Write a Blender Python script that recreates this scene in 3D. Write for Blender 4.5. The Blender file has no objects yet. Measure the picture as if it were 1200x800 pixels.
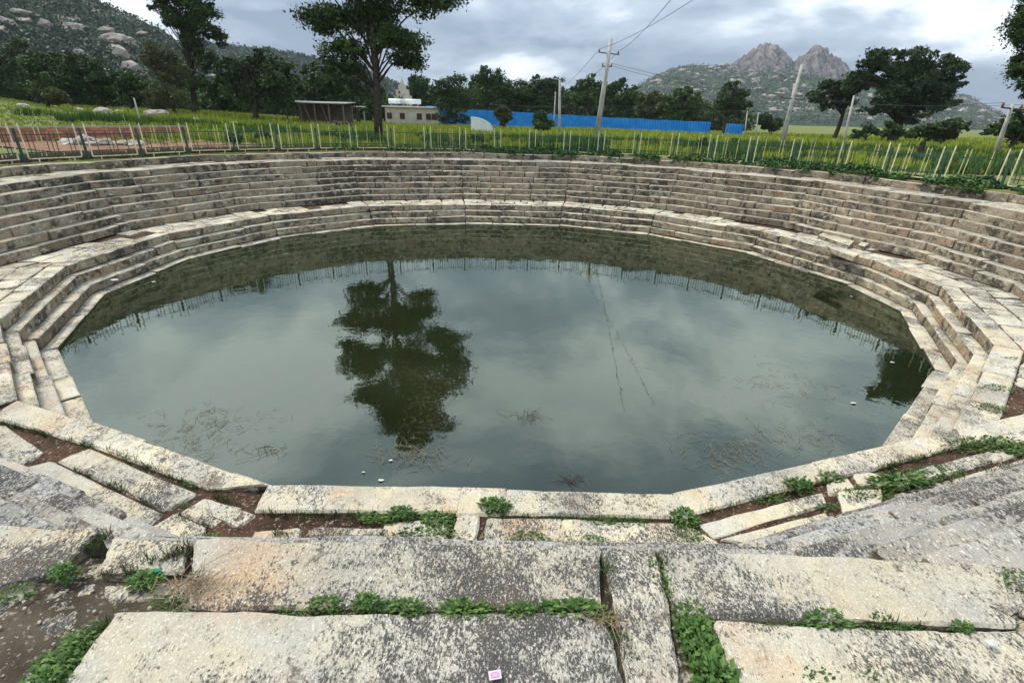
import bpy, math, random
import numpy as np
from mathutils import Vector, Matrix, noise
random.seed(7); rng = np.random.default_rng(7)
sc = bpy.context.scene
COL = sc.collection
R = math.radians

# ------------------------------------------------------------------ camera
F, PITCH, ROLL, EYE = 579.39, R(24.4133), R(1.509), 2.07
cam_d = bpy.data.cameras.new('camera'); cam = bpy.data.objects.new('camera', cam_d); COL.objects.link(cam)
cam_d.sensor_width = 36; cam_d.lens = 36 * F / 1200; cam_d.clip_start = .05; cam_d.clip_end = 12000
cam.matrix_world = Matrix.Translation((0, 0, EYE)) @ Matrix.Rotation(R(90) - PITCH, 4, 'X') @ Matrix.Rotation(ROLL, 4, 'Z')
sc.camera = cam

# ------------------------------------------------------------------ world, sun, exposure
SUN_EL, SUN_AZ = R(58), R(-62)          # azimuth measured from +Y towards +X
w = bpy.data.worlds.new('World'); sc.world = w; w.use_nodes = True
nt = w.node_tree; nt.nodes.clear(); N = nt.nodes.new; Lk = nt.links.new
out = N('ShaderNodeOutputWorld'); bg = N('ShaderNodeBackground'); bg2 = N('ShaderNodeBackground'); mix = N('ShaderNodeMixShader')
sky = N('ShaderNodeTexSky'); sky.sky_type = 'NISHITA'; sky.sun_disc = False; sky.sun_elevation = SUN_EL; sky.sun_rotation = SUN_AZ
bg.inputs[1].default_value = .1
Lk(sky.outputs[0], bg.inputs[0])
tc = N('ShaderNodeTexCoord'); sep = N('ShaderNodeSeparateXYZ'); Lk(tc.outputs['Generated'], sep.inputs[0])
mz = N('ShaderNodeMath'); mz.operation = 'ADD'; mz.inputs[1].default_value = .32; Lk(sep.outputs[2], mz.inputs[0])
mz2 = N('ShaderNodeMath'); mz2.operation = 'MAXIMUM'; mz2.inputs[1].default_value = .05; Lk(mz.outputs[0], mz2.inputs[0])
dv = N('ShaderNodeVectorMath'); dv.operation = 'DIVIDE'; cmb = N('ShaderNodeCombineXYZ')
for i in range(3): Lk(mz2.outputs[0], cmb.inputs[i])
Lk(tc.outputs['Generated'], dv.inputs[0]); Lk(cmb.outputs[0], dv.inputs[1])
def wnoise(scale, detail, rough, off, dist=.4):
    mp = N('ShaderNodeMapping'); mp.inputs['Location'].default_value = off; Lk(dv.outputs[0], mp.inputs[0])
    n = N('ShaderNodeTexNoise'); n.inputs['Scale'].default_value = scale; n.inputs['Detail'].default_value = detail
    n.inputs['Roughness'].default_value = rough; n.inputs['Distortion'].default_value = dist; Lk(mp.outputs[0], n.inputs['Vector']); return n
n1 = wnoise(1.35, 8, .55, (3.1, 1.7, .4), .25)
cr = N('ShaderNodeValToRGB'); e = cr.color_ramp; e.elements[0].position = .40; e.elements[1].position = .63
e.elements[0].color = (.19, .25, .335, 1); e.elements[1].color = (.86, .91, .95, 1)
m_ = e.elements.new(.52); m_.color = (.38, .455, .55, 1)
Lk(n1.outputs[0], cr.inputs[0]); Lk(cr.outputs[0], bg2.inputs[0])
zr = N('ShaderNodeMapRange'); zr.inputs[1].default_value = .05; zr.inputs[2].default_value = .9; zr.inputs[3].default_value = .80; zr.inputs[4].default_value = 1.95; Lk(sep.outputs[2], zr.inputs[0]); Lk(zr.outputs[0], bg2.inputs[1])
n2 = wnoise(.6, 5, .5, (7.3, 2.2, 4.4))
cr2 = N('ShaderNodeValToRGB'); cr2.color_ramp.elements[0].position = .28; cr2.color_ramp.elements[1].position = .42
cr2.color_ramp.elements[0].color = (.45, .45, .45, 1); Lk(n2.outputs[0], cr2.inputs[0])
Lk(cr2.outputs[0], mix.inputs[0]); Lk(bg.outputs[0], mix.inputs[1]); Lk(bg2.outputs[0], mix.inputs[2]); Lk(mix.outputs[0], out.inputs[0])
sl = bpy.data.lights.new('sun', 'SUN'); sl.energy = 1.9; sl.angle = R(12); sl.color = (1, .93, .82)
so = bpy.data.objects.new('sun', sl); COL.objects.link(so)
sd = Vector((math.sin(SUN_AZ) * math.cos(SUN_EL), math.cos(SUN_AZ) * math.cos(SUN_EL), math.sin(SUN_EL)))
so.rotation_euler = sd.to_track_quat('Z', 'Y').to_euler()
sc.view_settings.view_transform = 'Standard'; sc.view_settings.look = 'None'; sc.view_settings.exposure = .78; sc.view_settings.gamma = 1

# ------------------------------------------------------------------ helpers
def tag(o, label=None, cat=None, group=None, kind=None):
    if label: o['label'] = label
    if cat: o['category'] = cat
    if group: o['group'] = group
    if kind: o['kind'] = kind
    return o
def obj(name, me, mat=None, parent=None):
    o = bpy.data.objects.new(name, me); COL.objects.link(o)
    if mat is not None and me is not None and len(me.materials) == 0:
        for m in (mat if isinstance(mat, (list, tuple)) else [mat]): me.materials.append(m)
    if parent: o.parent = parent
    return o
def empty(name, loc=(0, 0, 0)):
    o = bpy.data.objects.new(name, None); COL.objects.link(o); o.location = loc; return o
def mesh(name, vs, fs, smooth=False, mats=None):
    me = bpy.data.meshes.new(name); me.from_pydata([tuple(v) for v in vs], [], [tuple(f) for f in fs])
    if mats is not None: me.polygons.foreach_set('material_index', mats)
    if smooth: me.polygons.foreach_set('use_smooth', [True] * len(me.polygons))
    me.update(); return me
def npmesh(name, V, Fq, tint=None, smooth=False):
    """vertices (n,3), faces (m,k) from numpy; tint = per-vertex float attribute"""
    me = bpy.data.meshes.new(name); V = np.asarray(V, np.float32); Fq = np.asarray(Fq, np.int32); k = Fq.shape[1]
    me.vertices.add(len(V)); me.vertices.foreach_set('co', V.ravel())
    me.loops.add(Fq.size); me.loops.foreach_set('vertex_index', Fq.ravel())
    me.polygons.add(len(Fq)); me.polygons.foreach_set('loop_start', np.arange(0, Fq.size, k, dtype=np.int32))
    if smooth: me.polygons.foreach_set('use_smooth', np.ones(len(Fq), bool))
    if tint is not None:
        a = me.attributes.new('tint', 'FLOAT', 'POINT'); a.data.foreach_set('value', np.asarray(tint, np.float32))
    me.update(calc_edges=True); me.validate(); return me
class MB:
    def __init__(s): s.v = []; s.f = []
    def add(s, vs, fs):
        b = len(s.v); s.v += [tuple(v) for v in vs]; s.f += [tuple(i + b for i in f) for f in fs]
    def box(s, c, size, rz=0, rx=0, ry=0):
        M = Matrix.Translation(c) @ Matrix.Rotation(rz, 4, 'Z') @ Matrix.Rotation(rx, 4, 'X') @ Matrix.Rotation(ry, 4, 'Y')
        x, y, z = (t / 2 for t in size)
        s.add([M @ Vector(p) for p in ((-x,-y,-z),(x,-y,-z),(x,y,-z),(-x,y,-z),(-x,-y,z),(x,-y,z),(x,y,z),(-x,y,z))],
              [(0,3,2,1),(4,5,6,7),(0,1,5,4),(1,2,6,5),(2,3,7,6),(3,0,4,7)])
    def tube(s, pts, rad, n=6, cap=True):
        pts = [Vector(p) for p in pts]; rad = rad if isinstance(rad, (list, tuple)) else [rad] * len(pts)
        vs = []; fs = []; up = Vector((0.13, .21, 1)).normalized()
        for i, p in enumerate(pts):
            d = (pts[min(i + 1, len(pts) - 1)] - pts[max(i - 1, 0)]).normalized()
            a = d.cross(up); a = a.normalized() if a.length > 1e-3 else Vector((1, 0, 0)); b = d.cross(a)
            for k in range(n):
                t = 2 * math.pi * k / n; vs.append(p + (a * math.cos(t) + b * math.sin(t)) * rad[i])
        for i in range(len(pts) - 1):
            for k in range(n): fs.append((i*n+k, i*n+(k+1) % n, (i+1)*n+(k+1) % n, (i+1)*n+k))
        if cap: fs += [tuple(range(n))[::-1], tuple((len(pts)-1)*n+k for k in range(n))]
        s.add(vs, fs)
    def build(s, name, mat, parent=None, smooth=False): return obj(name, mesh(name, s.v, s.f, smooth), mat, parent)
def ray(x, y):
    u = x - 600; v = y - 400; c, s = math.cos(ROLL), math.sin(ROLL)
    u, v = u * c + v * s, -u * s + v * c
    return Vector((u, F * math.cos(PITCH) - v * math.sin(PITCH), -F * math.sin(PITCH) - v * math.cos(PITCH)))
def onz(x, y, z):                        # where a line of sight meets the level z
    d = ray(x, y); t = (z - EYE) / d.z; return Vector((d.x * t, d.y * t, z))
def at(x, y, Y):                         # where it meets the distance Y
    d = ray(x, y); t = Y / d.y; return Vector((d.x * t, Y, EYE + d.z * t))
def fbm(x, y, z=0, o=4): return noise.fractal((x, y, z), 1.0, 2.0, o)

# ------------------------------------------------------------------ materials
def mat(name):
    m = bpy.data.materials.new(name); m.use_nodes = True; nt = m.node_tree; return m, nt, nt.nodes['Principled BSDF']
class G:
    """small node-graph helper"""
    def __init__(s, name):
        s.m, s.nt, s.bs = mat(name); s.geo = s.nt.nodes.new('ShaderNodeNewGeometry'); s.info = s.nt.nodes.new('ShaderNodeObjectInfo')
        s.bs.inputs['Roughness'].default_value = .9; s.bs.inputs['Specular IOR Level'].default_value = .08
    def n(s, t): return s.nt.nodes.new(t)
    def l(s, a, b): s.nt.links.new(a, b)
    def vec(s, scale=(1, 1, 1), rot=(0, 0, 0), shift=0.0):
        mp = s.n('ShaderNodeMapping'); mp.inputs['Scale'].default_value = scale; mp.inputs['Rotation'].default_value = rot
        if shift:
            ad = s.n('ShaderNodeVectorMath'); ad.operation = 'SCALE'; ad.inputs[0].default_value = (shift, shift * 1.7, shift * .6)
            s.l(s.info.outputs['Random'], ad.inputs['Scale']); a2 = s.n('ShaderNodeVectorMath'); a2.operation = 'ADD'
            s.l(s.geo.outputs['Position'], a2.inputs[0]); s.l(ad.outputs[0], a2.inputs[1]); s.l(a2.outputs[0], mp.inputs[0])
        else: s.l(s.geo.outputs['Position'], mp.inputs[0])
        return mp.outputs[0]
    def noise(s, scale, detail=4, rough=.55, v=None, dist=0):
        t = s.n('ShaderNodeTexNoise'); t.inputs['Scale'].default_value = scale; t.inputs['Detail'].default_value = detail
        t.inputs['Roughness'].default_value = rough; t.inputs['Distortion'].default_value = dist
        s.l(v if v is not None else s.geo.outputs['Position'], t.inputs['Vector']); return t.outputs[0]
    def ramp(s, fac, *stops):
        r = s.n('ShaderNodeValToRGB'); e = r.color_ramp.elements
        while len(e) < len(stops): e.new(.5)
        for k, (p, c) in enumerate(stops):
            e[k].position = p; e[k].color = (c, c, c, 1) if not isinstance(c, tuple) else (*c, 1)
        s.l(fac, r.inputs[0]); return r.outputs[0]
    def mix(s, fac, a, b, mode='MIX'):
        m = s.n('ShaderNodeMix'); m.data_type = 'RGBA'; m.blend_type = mode
        for k, v in ((0, fac), (6, a), (7, b)):
            if isinstance(v, (int, float)): m.inputs[k].default_value = v
            elif isinstance(v, tuple): m.inputs[k].default_value = (*v, 1)
            else: s.l(v, m.inputs[k])
        return m.outputs[2]
    def math(s, op, a, b=0.0):
        m = s.n('ShaderNodeMath'); m.operation = op
        for k, v in ((0, a), (1, b)):
            if isinstance(v, (int, float)): m.inputs[k].default_value = v
            else: s.l(v, m.inputs[k])
        return m.outputs[0]
    def attr(s, name):
        a = s.n('ShaderNodeAttribute'); a.attribute_name = name; return a.outputs['Fac']
    def color(s, c): s.l(c, s.bs.inputs['Base Color'])
    def bump(s, h, strength=.5, dist=.01, prev=None):
        b = s.n('ShaderNodeBump'); b.inputs['Strength'].default_value = strength; b.inputs['Distance'].default_value = dist
        s.l(h, b.inputs['Height'])
        if prev is not None: s.l(prev, b.inputs['Normal'])
        s.l(b.outputs[0], s.bs.inputs['Normal']); return b.outputs[0]
def plain(name, c, rough=.8, metal=0, var=.25, scale=3.0):
    g = G(name); n = g.noise(scale, 5); dark = tuple(x * (1 - var) for x in c); lite = tuple(min(1, x * (1 + var)) for x in c)
    g.color(g.ramp(n, (.3, dark), (.7, lite))); g.bs.inputs['Roughness'].default_value = rough; g.bs.inputs['Metallic'].default_value = metal
    return g.m

def stone_top(name, lichen=.5, cream=(.66, .57, .39), pale=(.57, .535, .44), fleck=1.0, dark_amt=.55, orange=.75, rnd=.3, soil=.85):
    """weathered granite slab: cream and pale body, orange stains, black lichen flecks"""
    g = G(name); v = g.vec(shift=9.0)
    body = g.mix(g.ramp(g.noise(1.6, 5, .65, v), (.40, 0.0), (.60, 1.0)), cream, pale)
    body = g.mix(g.ramp(g.noise(1.3, 5, .6, g.vec((1, 1, 1), (0, 0, 1), 5.0)), (.53, 0.0), (.68, orange)), body, (.62, .38, .19))
    big = g.noise(1.25, 6, .66, g.vec((1, 1, 1), (0, 0, 2), 3.0))
    body = g.mix(g.ramp(big, (.46, 0.0), (.66, dark_amt)), body, (.20, .195, .185))
    body = g.mix(g.ramp(g.info.outputs['Random'], (0, 0.0), (.5, .15), (1, rnd)), body, (.25, .21, .155))
    mask = g.noise(1.1, 6, .68, g.vec((1, 1, 1), (0, 0, .3), 11.0))
    mk = g.math('MULTIPLY', g.math('SUBTRACT', mask, .5), .58 * lichen + .18)
    f1 = g.noise(58 * fleck, 5, .72, g.vec((1, .5, 1), (0, 0, .7)), .4)
    f2 = g.noise(26 * fleck, 6, .75, g.vec((1, .7, 1), (0, 0, .5)), .3)
    f3 = g.noise(9 * fleck, 7, .8, g.vec((1, .8, 1), (0, 0, .4)), .2)
    thr = g.math('ADD', g.math('ADD', g.math('MULTIPLY', f1, .5), g.math('ADD', g.math('MULTIPLY', f2, .25), g.math('MULTIPLY', f3, .25))), mk)
    body = g.mix(g.ramp(thr, (.555 - .085 * lichen, 0.0), (.615 - .085 * lichen, .93)), body, (.036, .035, .036))
    if soil:
        drift = g.math('ADD', g.noise(1.7, 7, .72, g.vec((1, 1, 1), (0, 0, .9))), g.math('MULTIPLY', g.math('SUBTRACT', g.noise(30, 4, .7), .5), .25))
        body = g.mix(g.ramp(drift, (.585, 0.0), (.64, soil)), body, (.115, .085, .058))
    grain = g.noise(140 * fleck, 3, .7)
    body = g.mix(g.ramp(grain, (.40, .35), (.56, 0.0)), body, (.22, .20, .17))
    body = g.mix(g.ramp(g.noise(70 * fleck, 3, .6, g.vec((1, .7, 1), (0, 0, 1.9))), (.56, 0.0), (.66, .55)), body, (.84, .81, .70))
    g.color(body)
    h = g.math('ADD', g.math('MULTIPLY', f1, .7), g.math('MULTIPLY', f2, 1.0))
    p = g.bump(h, .75, .014); g.bump(g.noise(7, 7, .65), .7, .035, p)
    return g.m
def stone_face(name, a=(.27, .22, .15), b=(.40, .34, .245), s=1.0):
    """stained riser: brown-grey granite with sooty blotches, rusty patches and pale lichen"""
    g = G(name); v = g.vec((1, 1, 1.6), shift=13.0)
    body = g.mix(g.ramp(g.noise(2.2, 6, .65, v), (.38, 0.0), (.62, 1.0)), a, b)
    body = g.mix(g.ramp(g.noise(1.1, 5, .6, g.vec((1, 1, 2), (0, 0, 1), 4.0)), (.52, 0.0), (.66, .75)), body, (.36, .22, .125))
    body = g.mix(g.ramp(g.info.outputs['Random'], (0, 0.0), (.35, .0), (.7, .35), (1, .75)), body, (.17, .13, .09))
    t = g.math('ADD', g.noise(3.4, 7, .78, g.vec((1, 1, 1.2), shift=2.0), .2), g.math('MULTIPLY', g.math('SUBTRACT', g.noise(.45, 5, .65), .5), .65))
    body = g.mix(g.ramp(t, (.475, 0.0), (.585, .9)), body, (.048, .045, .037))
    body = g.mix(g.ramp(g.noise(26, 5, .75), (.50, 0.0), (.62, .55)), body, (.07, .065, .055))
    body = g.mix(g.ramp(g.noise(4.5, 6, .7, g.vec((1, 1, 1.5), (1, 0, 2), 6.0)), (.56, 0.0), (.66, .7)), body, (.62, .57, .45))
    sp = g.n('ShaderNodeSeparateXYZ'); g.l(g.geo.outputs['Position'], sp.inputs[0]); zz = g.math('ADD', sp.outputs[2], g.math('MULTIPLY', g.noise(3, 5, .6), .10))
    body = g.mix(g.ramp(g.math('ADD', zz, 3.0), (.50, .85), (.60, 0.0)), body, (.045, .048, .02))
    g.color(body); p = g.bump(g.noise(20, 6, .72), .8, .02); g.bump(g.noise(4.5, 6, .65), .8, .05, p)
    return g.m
M = {}
M['fg'] = stone_top('foreground_granite', .85, fleck=1.55, dark_amt=.32)
M['grey'] = stone_top('grey_granite', .8, cream=(.50, .47, .39), pale=(.42, .42, .40), fleck=.9, dark_amt=.8, orange=.3, rnd=.5)
M['land'] = stone_top('landing_granite', .6, cream=(.72, .62, .41), pale=(.64, .60, .49), dark_amt=.6)
M['tread'] = stone_top('tread_granite', .30, cream=(.54, .47, .33), pale=(.48, .44, .345), dark_amt=.85, rnd=.8)
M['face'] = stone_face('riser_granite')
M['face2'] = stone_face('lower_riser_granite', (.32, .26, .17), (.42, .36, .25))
def soil_mat(name, a, b, c, sc_=1.0):
    g = G(name); col = g.mix(g.ramp(g.noise(3 * sc_, 6, .65), (.35, 0.0), (.65, 1.0)), a, b)
    col = g.mix(g.ramp(g.noise(30 * sc_, 3, .6), (.58, 0.0), (.66, .8)), col, c)
    if name == 'dry_dirt': col = g.mix(g.ramp(g.noise(3.6, 7, .75), (.54, 0.0), (.58, .9)), col, g.mix(g.noise(40, 4, .7), (.30, .27, .20), (.62, .56, .42)))
    g.color(col); g.bump(g.noise(25 * sc_, 5, .7), .9, .02); return g.m
M['soil'] = soil_mat('red_soil', (.032, .021, .014), (.095, .052, .033), (.30, .25, .18))
M['dirt'] = soil_mat('dry_dirt', (.032, .026, .019), (.10, .08, .056), (.30, .26, .20))
M['core'] = soil_mat('joint_soil', (.02, .017, .013), (.045, .036, .026), (.06, .05, .04))

# ------------------------------------------------------------------ plan of the tank
V = [Vector(p) for p in [(-2.82,4.35),(-7.0,5.97),(-9.97,8.8),(-11.7,12.42),(-11.62,16.44),(-9.87,20.03),(-6.63,22.86),(-2.41,24.06),
     (2.22,24.17),(6.24,22.58),(9.61,19.47),(11.3,15.34),(11.35,12.69),(9.42,8.87),(6.26,5.9),(1.83,4.38)]]
NS = 16
NEAR = (0, 15, 14)
Lz, Wz, Gz = -1.75, -2.57, .32
def ring(dist):
    """the plan polygon moved outward; dist(j) per edge"""
    lines = []
    for j in range(NS):
        a, b = V[j], V[(j + 1) % NS]; d = (b - a).normalized(); n = Vector((-d.y, d.x)); lines.append((a + n * dist(j), d))
    out_ = []
    for j in range(NS):
        (p, d), (q, e_) = lines[j - 1], lines[j]
        cr_ = d.x * e_.y - d.y * e_.x; t = ((q - p).x * e_.y - (q - p).y * e_.x) / cr_; out_.append(p + d * t)
    return out_
BW = lambda j: .96 if j in NEAR else 1.54
TT = lambda j: 2.41 if j in NEAR else 2.91
def course_d(k): return lambda j: BW(j) + (TT(j) - BW(j)) * k / 6
def ringmesh(name, prof, mat_, smooth=False, sub=1, amp=0.0):
    """loft through (dist function, z) pairs all round"""
    vs = []; fs = []; nn = NS * sub
    for (d, z) in prof:
        r_ = ring(d)
        for j in range(NS):
            for s in range(sub):
                p = r_[j].lerp(r_[(j + 1) % NS], s / sub); q = fbm(p.x * 1.3, p.y * 1.3, z) * amp
                vs.append((p.x, p.y, z + q))
    for i in range(len(prof) - 1):
        for j in range(nn): a, b = i*nn+j, i*nn+(j+1) % nn; fs.append((a, a+nn, b+nn, b))
    return obj(name, mesh(name, vs, fs, smooth), mat_)

def stone_mesh(quad, z0, z1, nu=4, nv=2, rough=.012, rnd=.018, seed=0.0, tilt=.008, wob=.01):
    """one dressed block: quad = inner-left, inner-right, outer-right, outer-left (plan), worn arrises and an uneven top"""
    q = [Vector(p) for p in quad]
    L = max((q[1] - q[0]).length, .05); Wd = max((q[3] - q[0]).length, .05)
    eu, ev = min(.3, rnd * 1.3 / L), min(.3, rnd * 1.3 / Wd)
    us = [0, eu] + [eu + (1 - 2 * eu) * (i + 1) / nu for i in range(nu - 1)] + [1 - eu, 1]
    vv = [0, ev] + [ev + (1 - 2 * ev) * (i + 1) / nv for i in range(nv - 1)] + [1 - ev, 1]
    nu_, nv_ = len(us), len(vv); vs = []; fs = []; ms = []
    tx, ty = random.uniform(-tilt, tilt), random.uniform(-tilt, tilt)
    for jv, v_ in enumerate(vv):
        for iu, u_ in enumerate(us):
            p = (q[0].lerp(q[1], u_)).lerp(q[3].lerp(q[2], u_), v_)
            bu, bv = iu in (0, nu_ - 1), jv in (0, nv_ - 1)
            k = noise.noise((p.x * 3.1 + seed, p.y * 3.1, 7.7)) ; k2 = noise.noise((p.x * 9 + seed, p.y * 9, 2.7))
            z = z1 + rough * k + rough * .5 * k2 + (rough * .28 * noise.noise((p.x * 28, p.y * 28, seed)) if nu > 20 else 0) + tx * (u_ - .5) * 2 + ty * (v_ - .5) * 2
            if bu or bv: z -= rnd * (1 + .6 * k2) + (rnd * .7 if bu and bv else 0)
            if bv or bu:
                c_ = (q[0] + q[1] + q[2] + q[3]) / 4; dirn = (p - c_).normalized(); p = p + dirn * (wob * noise.noise((p.x * 5, p.y * 5, seed)) - wob * .3 + wob * .55 * noise.noise((p.x * 17, p.y * 17, seed)) - (wob * .9 if bu and bv else 0))
            vs.append((p.x, p.y, z))
    I = lambda i, j: j * nu_ + i
    for j in range(nv_ - 1):
        for i in range(nu_ - 1): fs.append((I(i, j), I(i+1, j), I(i+1, j+1), I(i, j+1))); ms.append(0)
    border = [I(i, 0) for i in range(nu_)] + [I(nu_-1, j) for j in range(1, nv_)] + [I(i, nv_-1) for i in range(nu_-2, -1, -1)] + [I(0, j) for j in range(nv_-2, 0, -1)]
    c_ = (q[0] + q[1] + q[2] + q[3]) / 4; m0 = len(vs)
    for b in border:
        x, y, z = vs[b]; d = (Vector((x, y)) - c_).normalized(); o = .014 * noise.noise((x * 4, y * 4, seed + 3)); vs.append((x + d.x * (o + .006), y + d.y * (o + .006), z0 + (z - z0) * .5))
    for b in border: x, y, z = vs[b]; vs.append((x, y, z0))
    nb = len(border)
    for i in range(nb):
        j = (i + 1) % nb
        fs.append((border[j], border[i], m0 + i, m0 + j)); ms.append(1)
        fs.append((m0 + j, m0 + i, m0 + nb + i, m0 + nb + j)); ms.append(1)
    # orient: plan quads here are listed clockwise, seen from above, when the polygon runs clockwise
    a, b, c = (Vector(vs[k]) for k in (I(0, 0), I(1, 0), I(1, 1)))
    if (b - a).cross(c - a).z < 0: fs = [f[::-1] for f in fs]
    return mesh('stone', vs, fs, False, ms)
nst = 0
def stone(name, quad, z0, z1, parent, mats, **k):
    global nst; nst += 1
    c_ = (Vector(quad[0]) + Vector(quad[2])) / 2; z1 += .022 * noise.noise((c_.x * .55, c_.y * .55, z0 * 3.0)) if name == 'stone_block' else 0
    me = stone_mesh(quad, z0, z1, seed=nst * 1.37, **k)
    return obj(name, me, mats, parent)
def cuts(L, lo, hi):
    out_ = [0.0]
    while out_[-1] < L - lo * .6: out_.append(out_[-1] + random.uniform(lo, hi))
    f = L / out_[-1]; return [c * f / L for c in out_]
def lay(name, parent, d0, d1, z0, z1, lo, hi, mats, edges=range(NS), gap=.012, jit=.008, miss=0, fwd=.0, **k):
    r0, r1 = ring(d0), ring(d1)
    for j in edges:
        a, b, c, d = r0[j], r0[(j+1) % NS], r1[(j+1) % NS], r1[j]
        L = (b - a).length; cs = cuts(L, lo, hi); n = (a - d).normalized()
        rag = 2.4 if name == 'stone_block' else 1.0
        for i in range(len(cs) - 1):
            if random.random() < miss: continue
            s0, s1 = cs[i] + gap / L, cs[i+1] - gap / L; f = n * random.uniform(-.012, .014 + fwd) * rag
            stone(name, (a.lerp(b, s0) + f, a.lerp(b, s1) + f, d.lerp(c, s1), d.lerp(c, s0)), z0, z1 + random.uniform(-jit, jit), parent, mats, **k)
def plus(d, x): return lambda j: d(j) + x
const = lambda x: (lambda j: x)

# ------------------------------------------------------------------ setting: earth body behind the stones
prof = [(const(-1.25), -3.6), (const(-1.25), -3.1), (const(-.9), -3.1), (const(-.9), -2.85), (const(-.6), -2.85), (const(-.6), -2.66), (const(-.32), -2.66), (const(-.32), -2.42), (const(-.14), -2.42), (const(-.14), -2.14), (const(.06), -2.14), (const(.06), Lz - .07)]
prof += [(plus(BW, .06), Lz - .07)]
for k in range(7):
    z = Lz + .25 * (k + 1) - (.07 if k < 6 else .09)
    prof.append((plus(course_d(k), .06), z))
    if k < 6: prof.append((plus(course_d(k + 1), .06), z))
TW = lambda j: 3.4 if j in NEAR else 1.3
KERB = lambda j: TT(j) + TW(j)
prof += [(plus(KERB, .12), -.09), (plus(KERB, .12), .14), (plus(KERB, .5), .16)]
ringmesh('earth_bank', prof, M['core'])['kind'] = 'structure'
so_ = ringmesh('soil', [(const(.1), Lz - .055), (const(.35), Lz - .036), (const(.65), Lz - .032), (plus(BW, -.02), Lz - .038)], M['soil'], True, 14, .022); so_['kind'] = 'structure'
so_ = ringmesh('dirt', [(plus(TT, .1), -.075), (plus(TT, .4), -.036), (plus(TT, .8), -.03), (plus(KERB, .05), -.02)], M['dirt'], True, 14, .035); so_['kind'] = 'structure'

# courses
lower = [('water_kerb', -.68, -.30, -2.95, -2.525), ('lower_step', -.40, -.05, -2.50, -2.267), ('lower_step', -.21, .2, -2.25, -2.008)]
for (nm, a, b, z0, z1) in lower:
    e_ = tag(empty(nm), kind='structure')
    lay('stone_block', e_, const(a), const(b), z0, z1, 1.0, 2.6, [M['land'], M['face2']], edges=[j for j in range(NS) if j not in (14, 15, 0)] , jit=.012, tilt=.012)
e_ = tag(empty('landing_edge'), kind='structure')
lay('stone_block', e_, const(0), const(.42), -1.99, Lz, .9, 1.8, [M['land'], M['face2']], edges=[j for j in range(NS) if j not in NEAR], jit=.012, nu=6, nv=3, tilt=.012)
e_ = tag(empty('submerged_ledge'), kind='structure')
lay('stone_block', e_, const(-1.0), const(-.6), -3.1, -2.74, 1.2, 2.2, [M['face2'], M['face']], edges=range(NS))
paving = tag(empty('landing_paving'), kind='structure')
gen = [j for j in range(NS) if j not in NEAR]
lay('paving_slab', paving, const(.45), const(.98), Lz - .1, Lz - .004, .5, 1.3, [M['land'], M['face2']], edges=gen, miss=.07, gap=.018, wob=.03, nu=4, nv=3, tilt=.014)
lay('paving_slab', paving, const(1.01), const(1.56), Lz - .1, Lz - .008, .45, 1.2, [M['land'], M['face2']], edges=gen, miss=.12, gap=.022, wob=.035, nu=4, nv=3, tilt=.014)
for k in range(7):
    e_ = tag(empty('upper_step' if k < 6 else 'terrace_edge'), kind='structure')
    ed = [j for j in range(NS)] if k < 6 else [j for j in range(NS) if j != 15]
    vis = ed
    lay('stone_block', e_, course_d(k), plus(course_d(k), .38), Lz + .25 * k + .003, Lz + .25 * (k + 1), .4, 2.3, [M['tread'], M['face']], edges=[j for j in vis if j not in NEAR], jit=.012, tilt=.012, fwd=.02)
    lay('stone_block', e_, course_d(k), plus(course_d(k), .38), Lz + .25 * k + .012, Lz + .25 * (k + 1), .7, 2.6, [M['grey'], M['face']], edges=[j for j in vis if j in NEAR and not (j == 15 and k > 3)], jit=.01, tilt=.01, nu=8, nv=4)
terr = tag(empty('terrace_paving'), kind='structure')
lay('paving_slab', terr, plus(TT, .41), plus(TT, .86), -.12, -.006, .6, 1.5, [M['tread'], M['face']], edges=[j for j in range(NS) if j != 15], miss=.12, wob=.03, tilt=.012)
lay('paving_slab', terr, plus(TT, .89), plus(TT, 1.27), -.12, -.004, .6, 1.5, [M['tread'], M['face']], edges=[j for j in range(NS) if j != 15], miss=.2, wob=.03, tilt=.012)
kb = tag(empty('rim_kerb'), kind='structure')
lay('kerb_stone', kb, KERB, plus(KERB, .32), -.1, .25, 1.0, 2.2, [M['tread'], M['face']], edges=[j for j in range(NS) if j != 15], jit=.02, tilt=.02)

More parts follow.
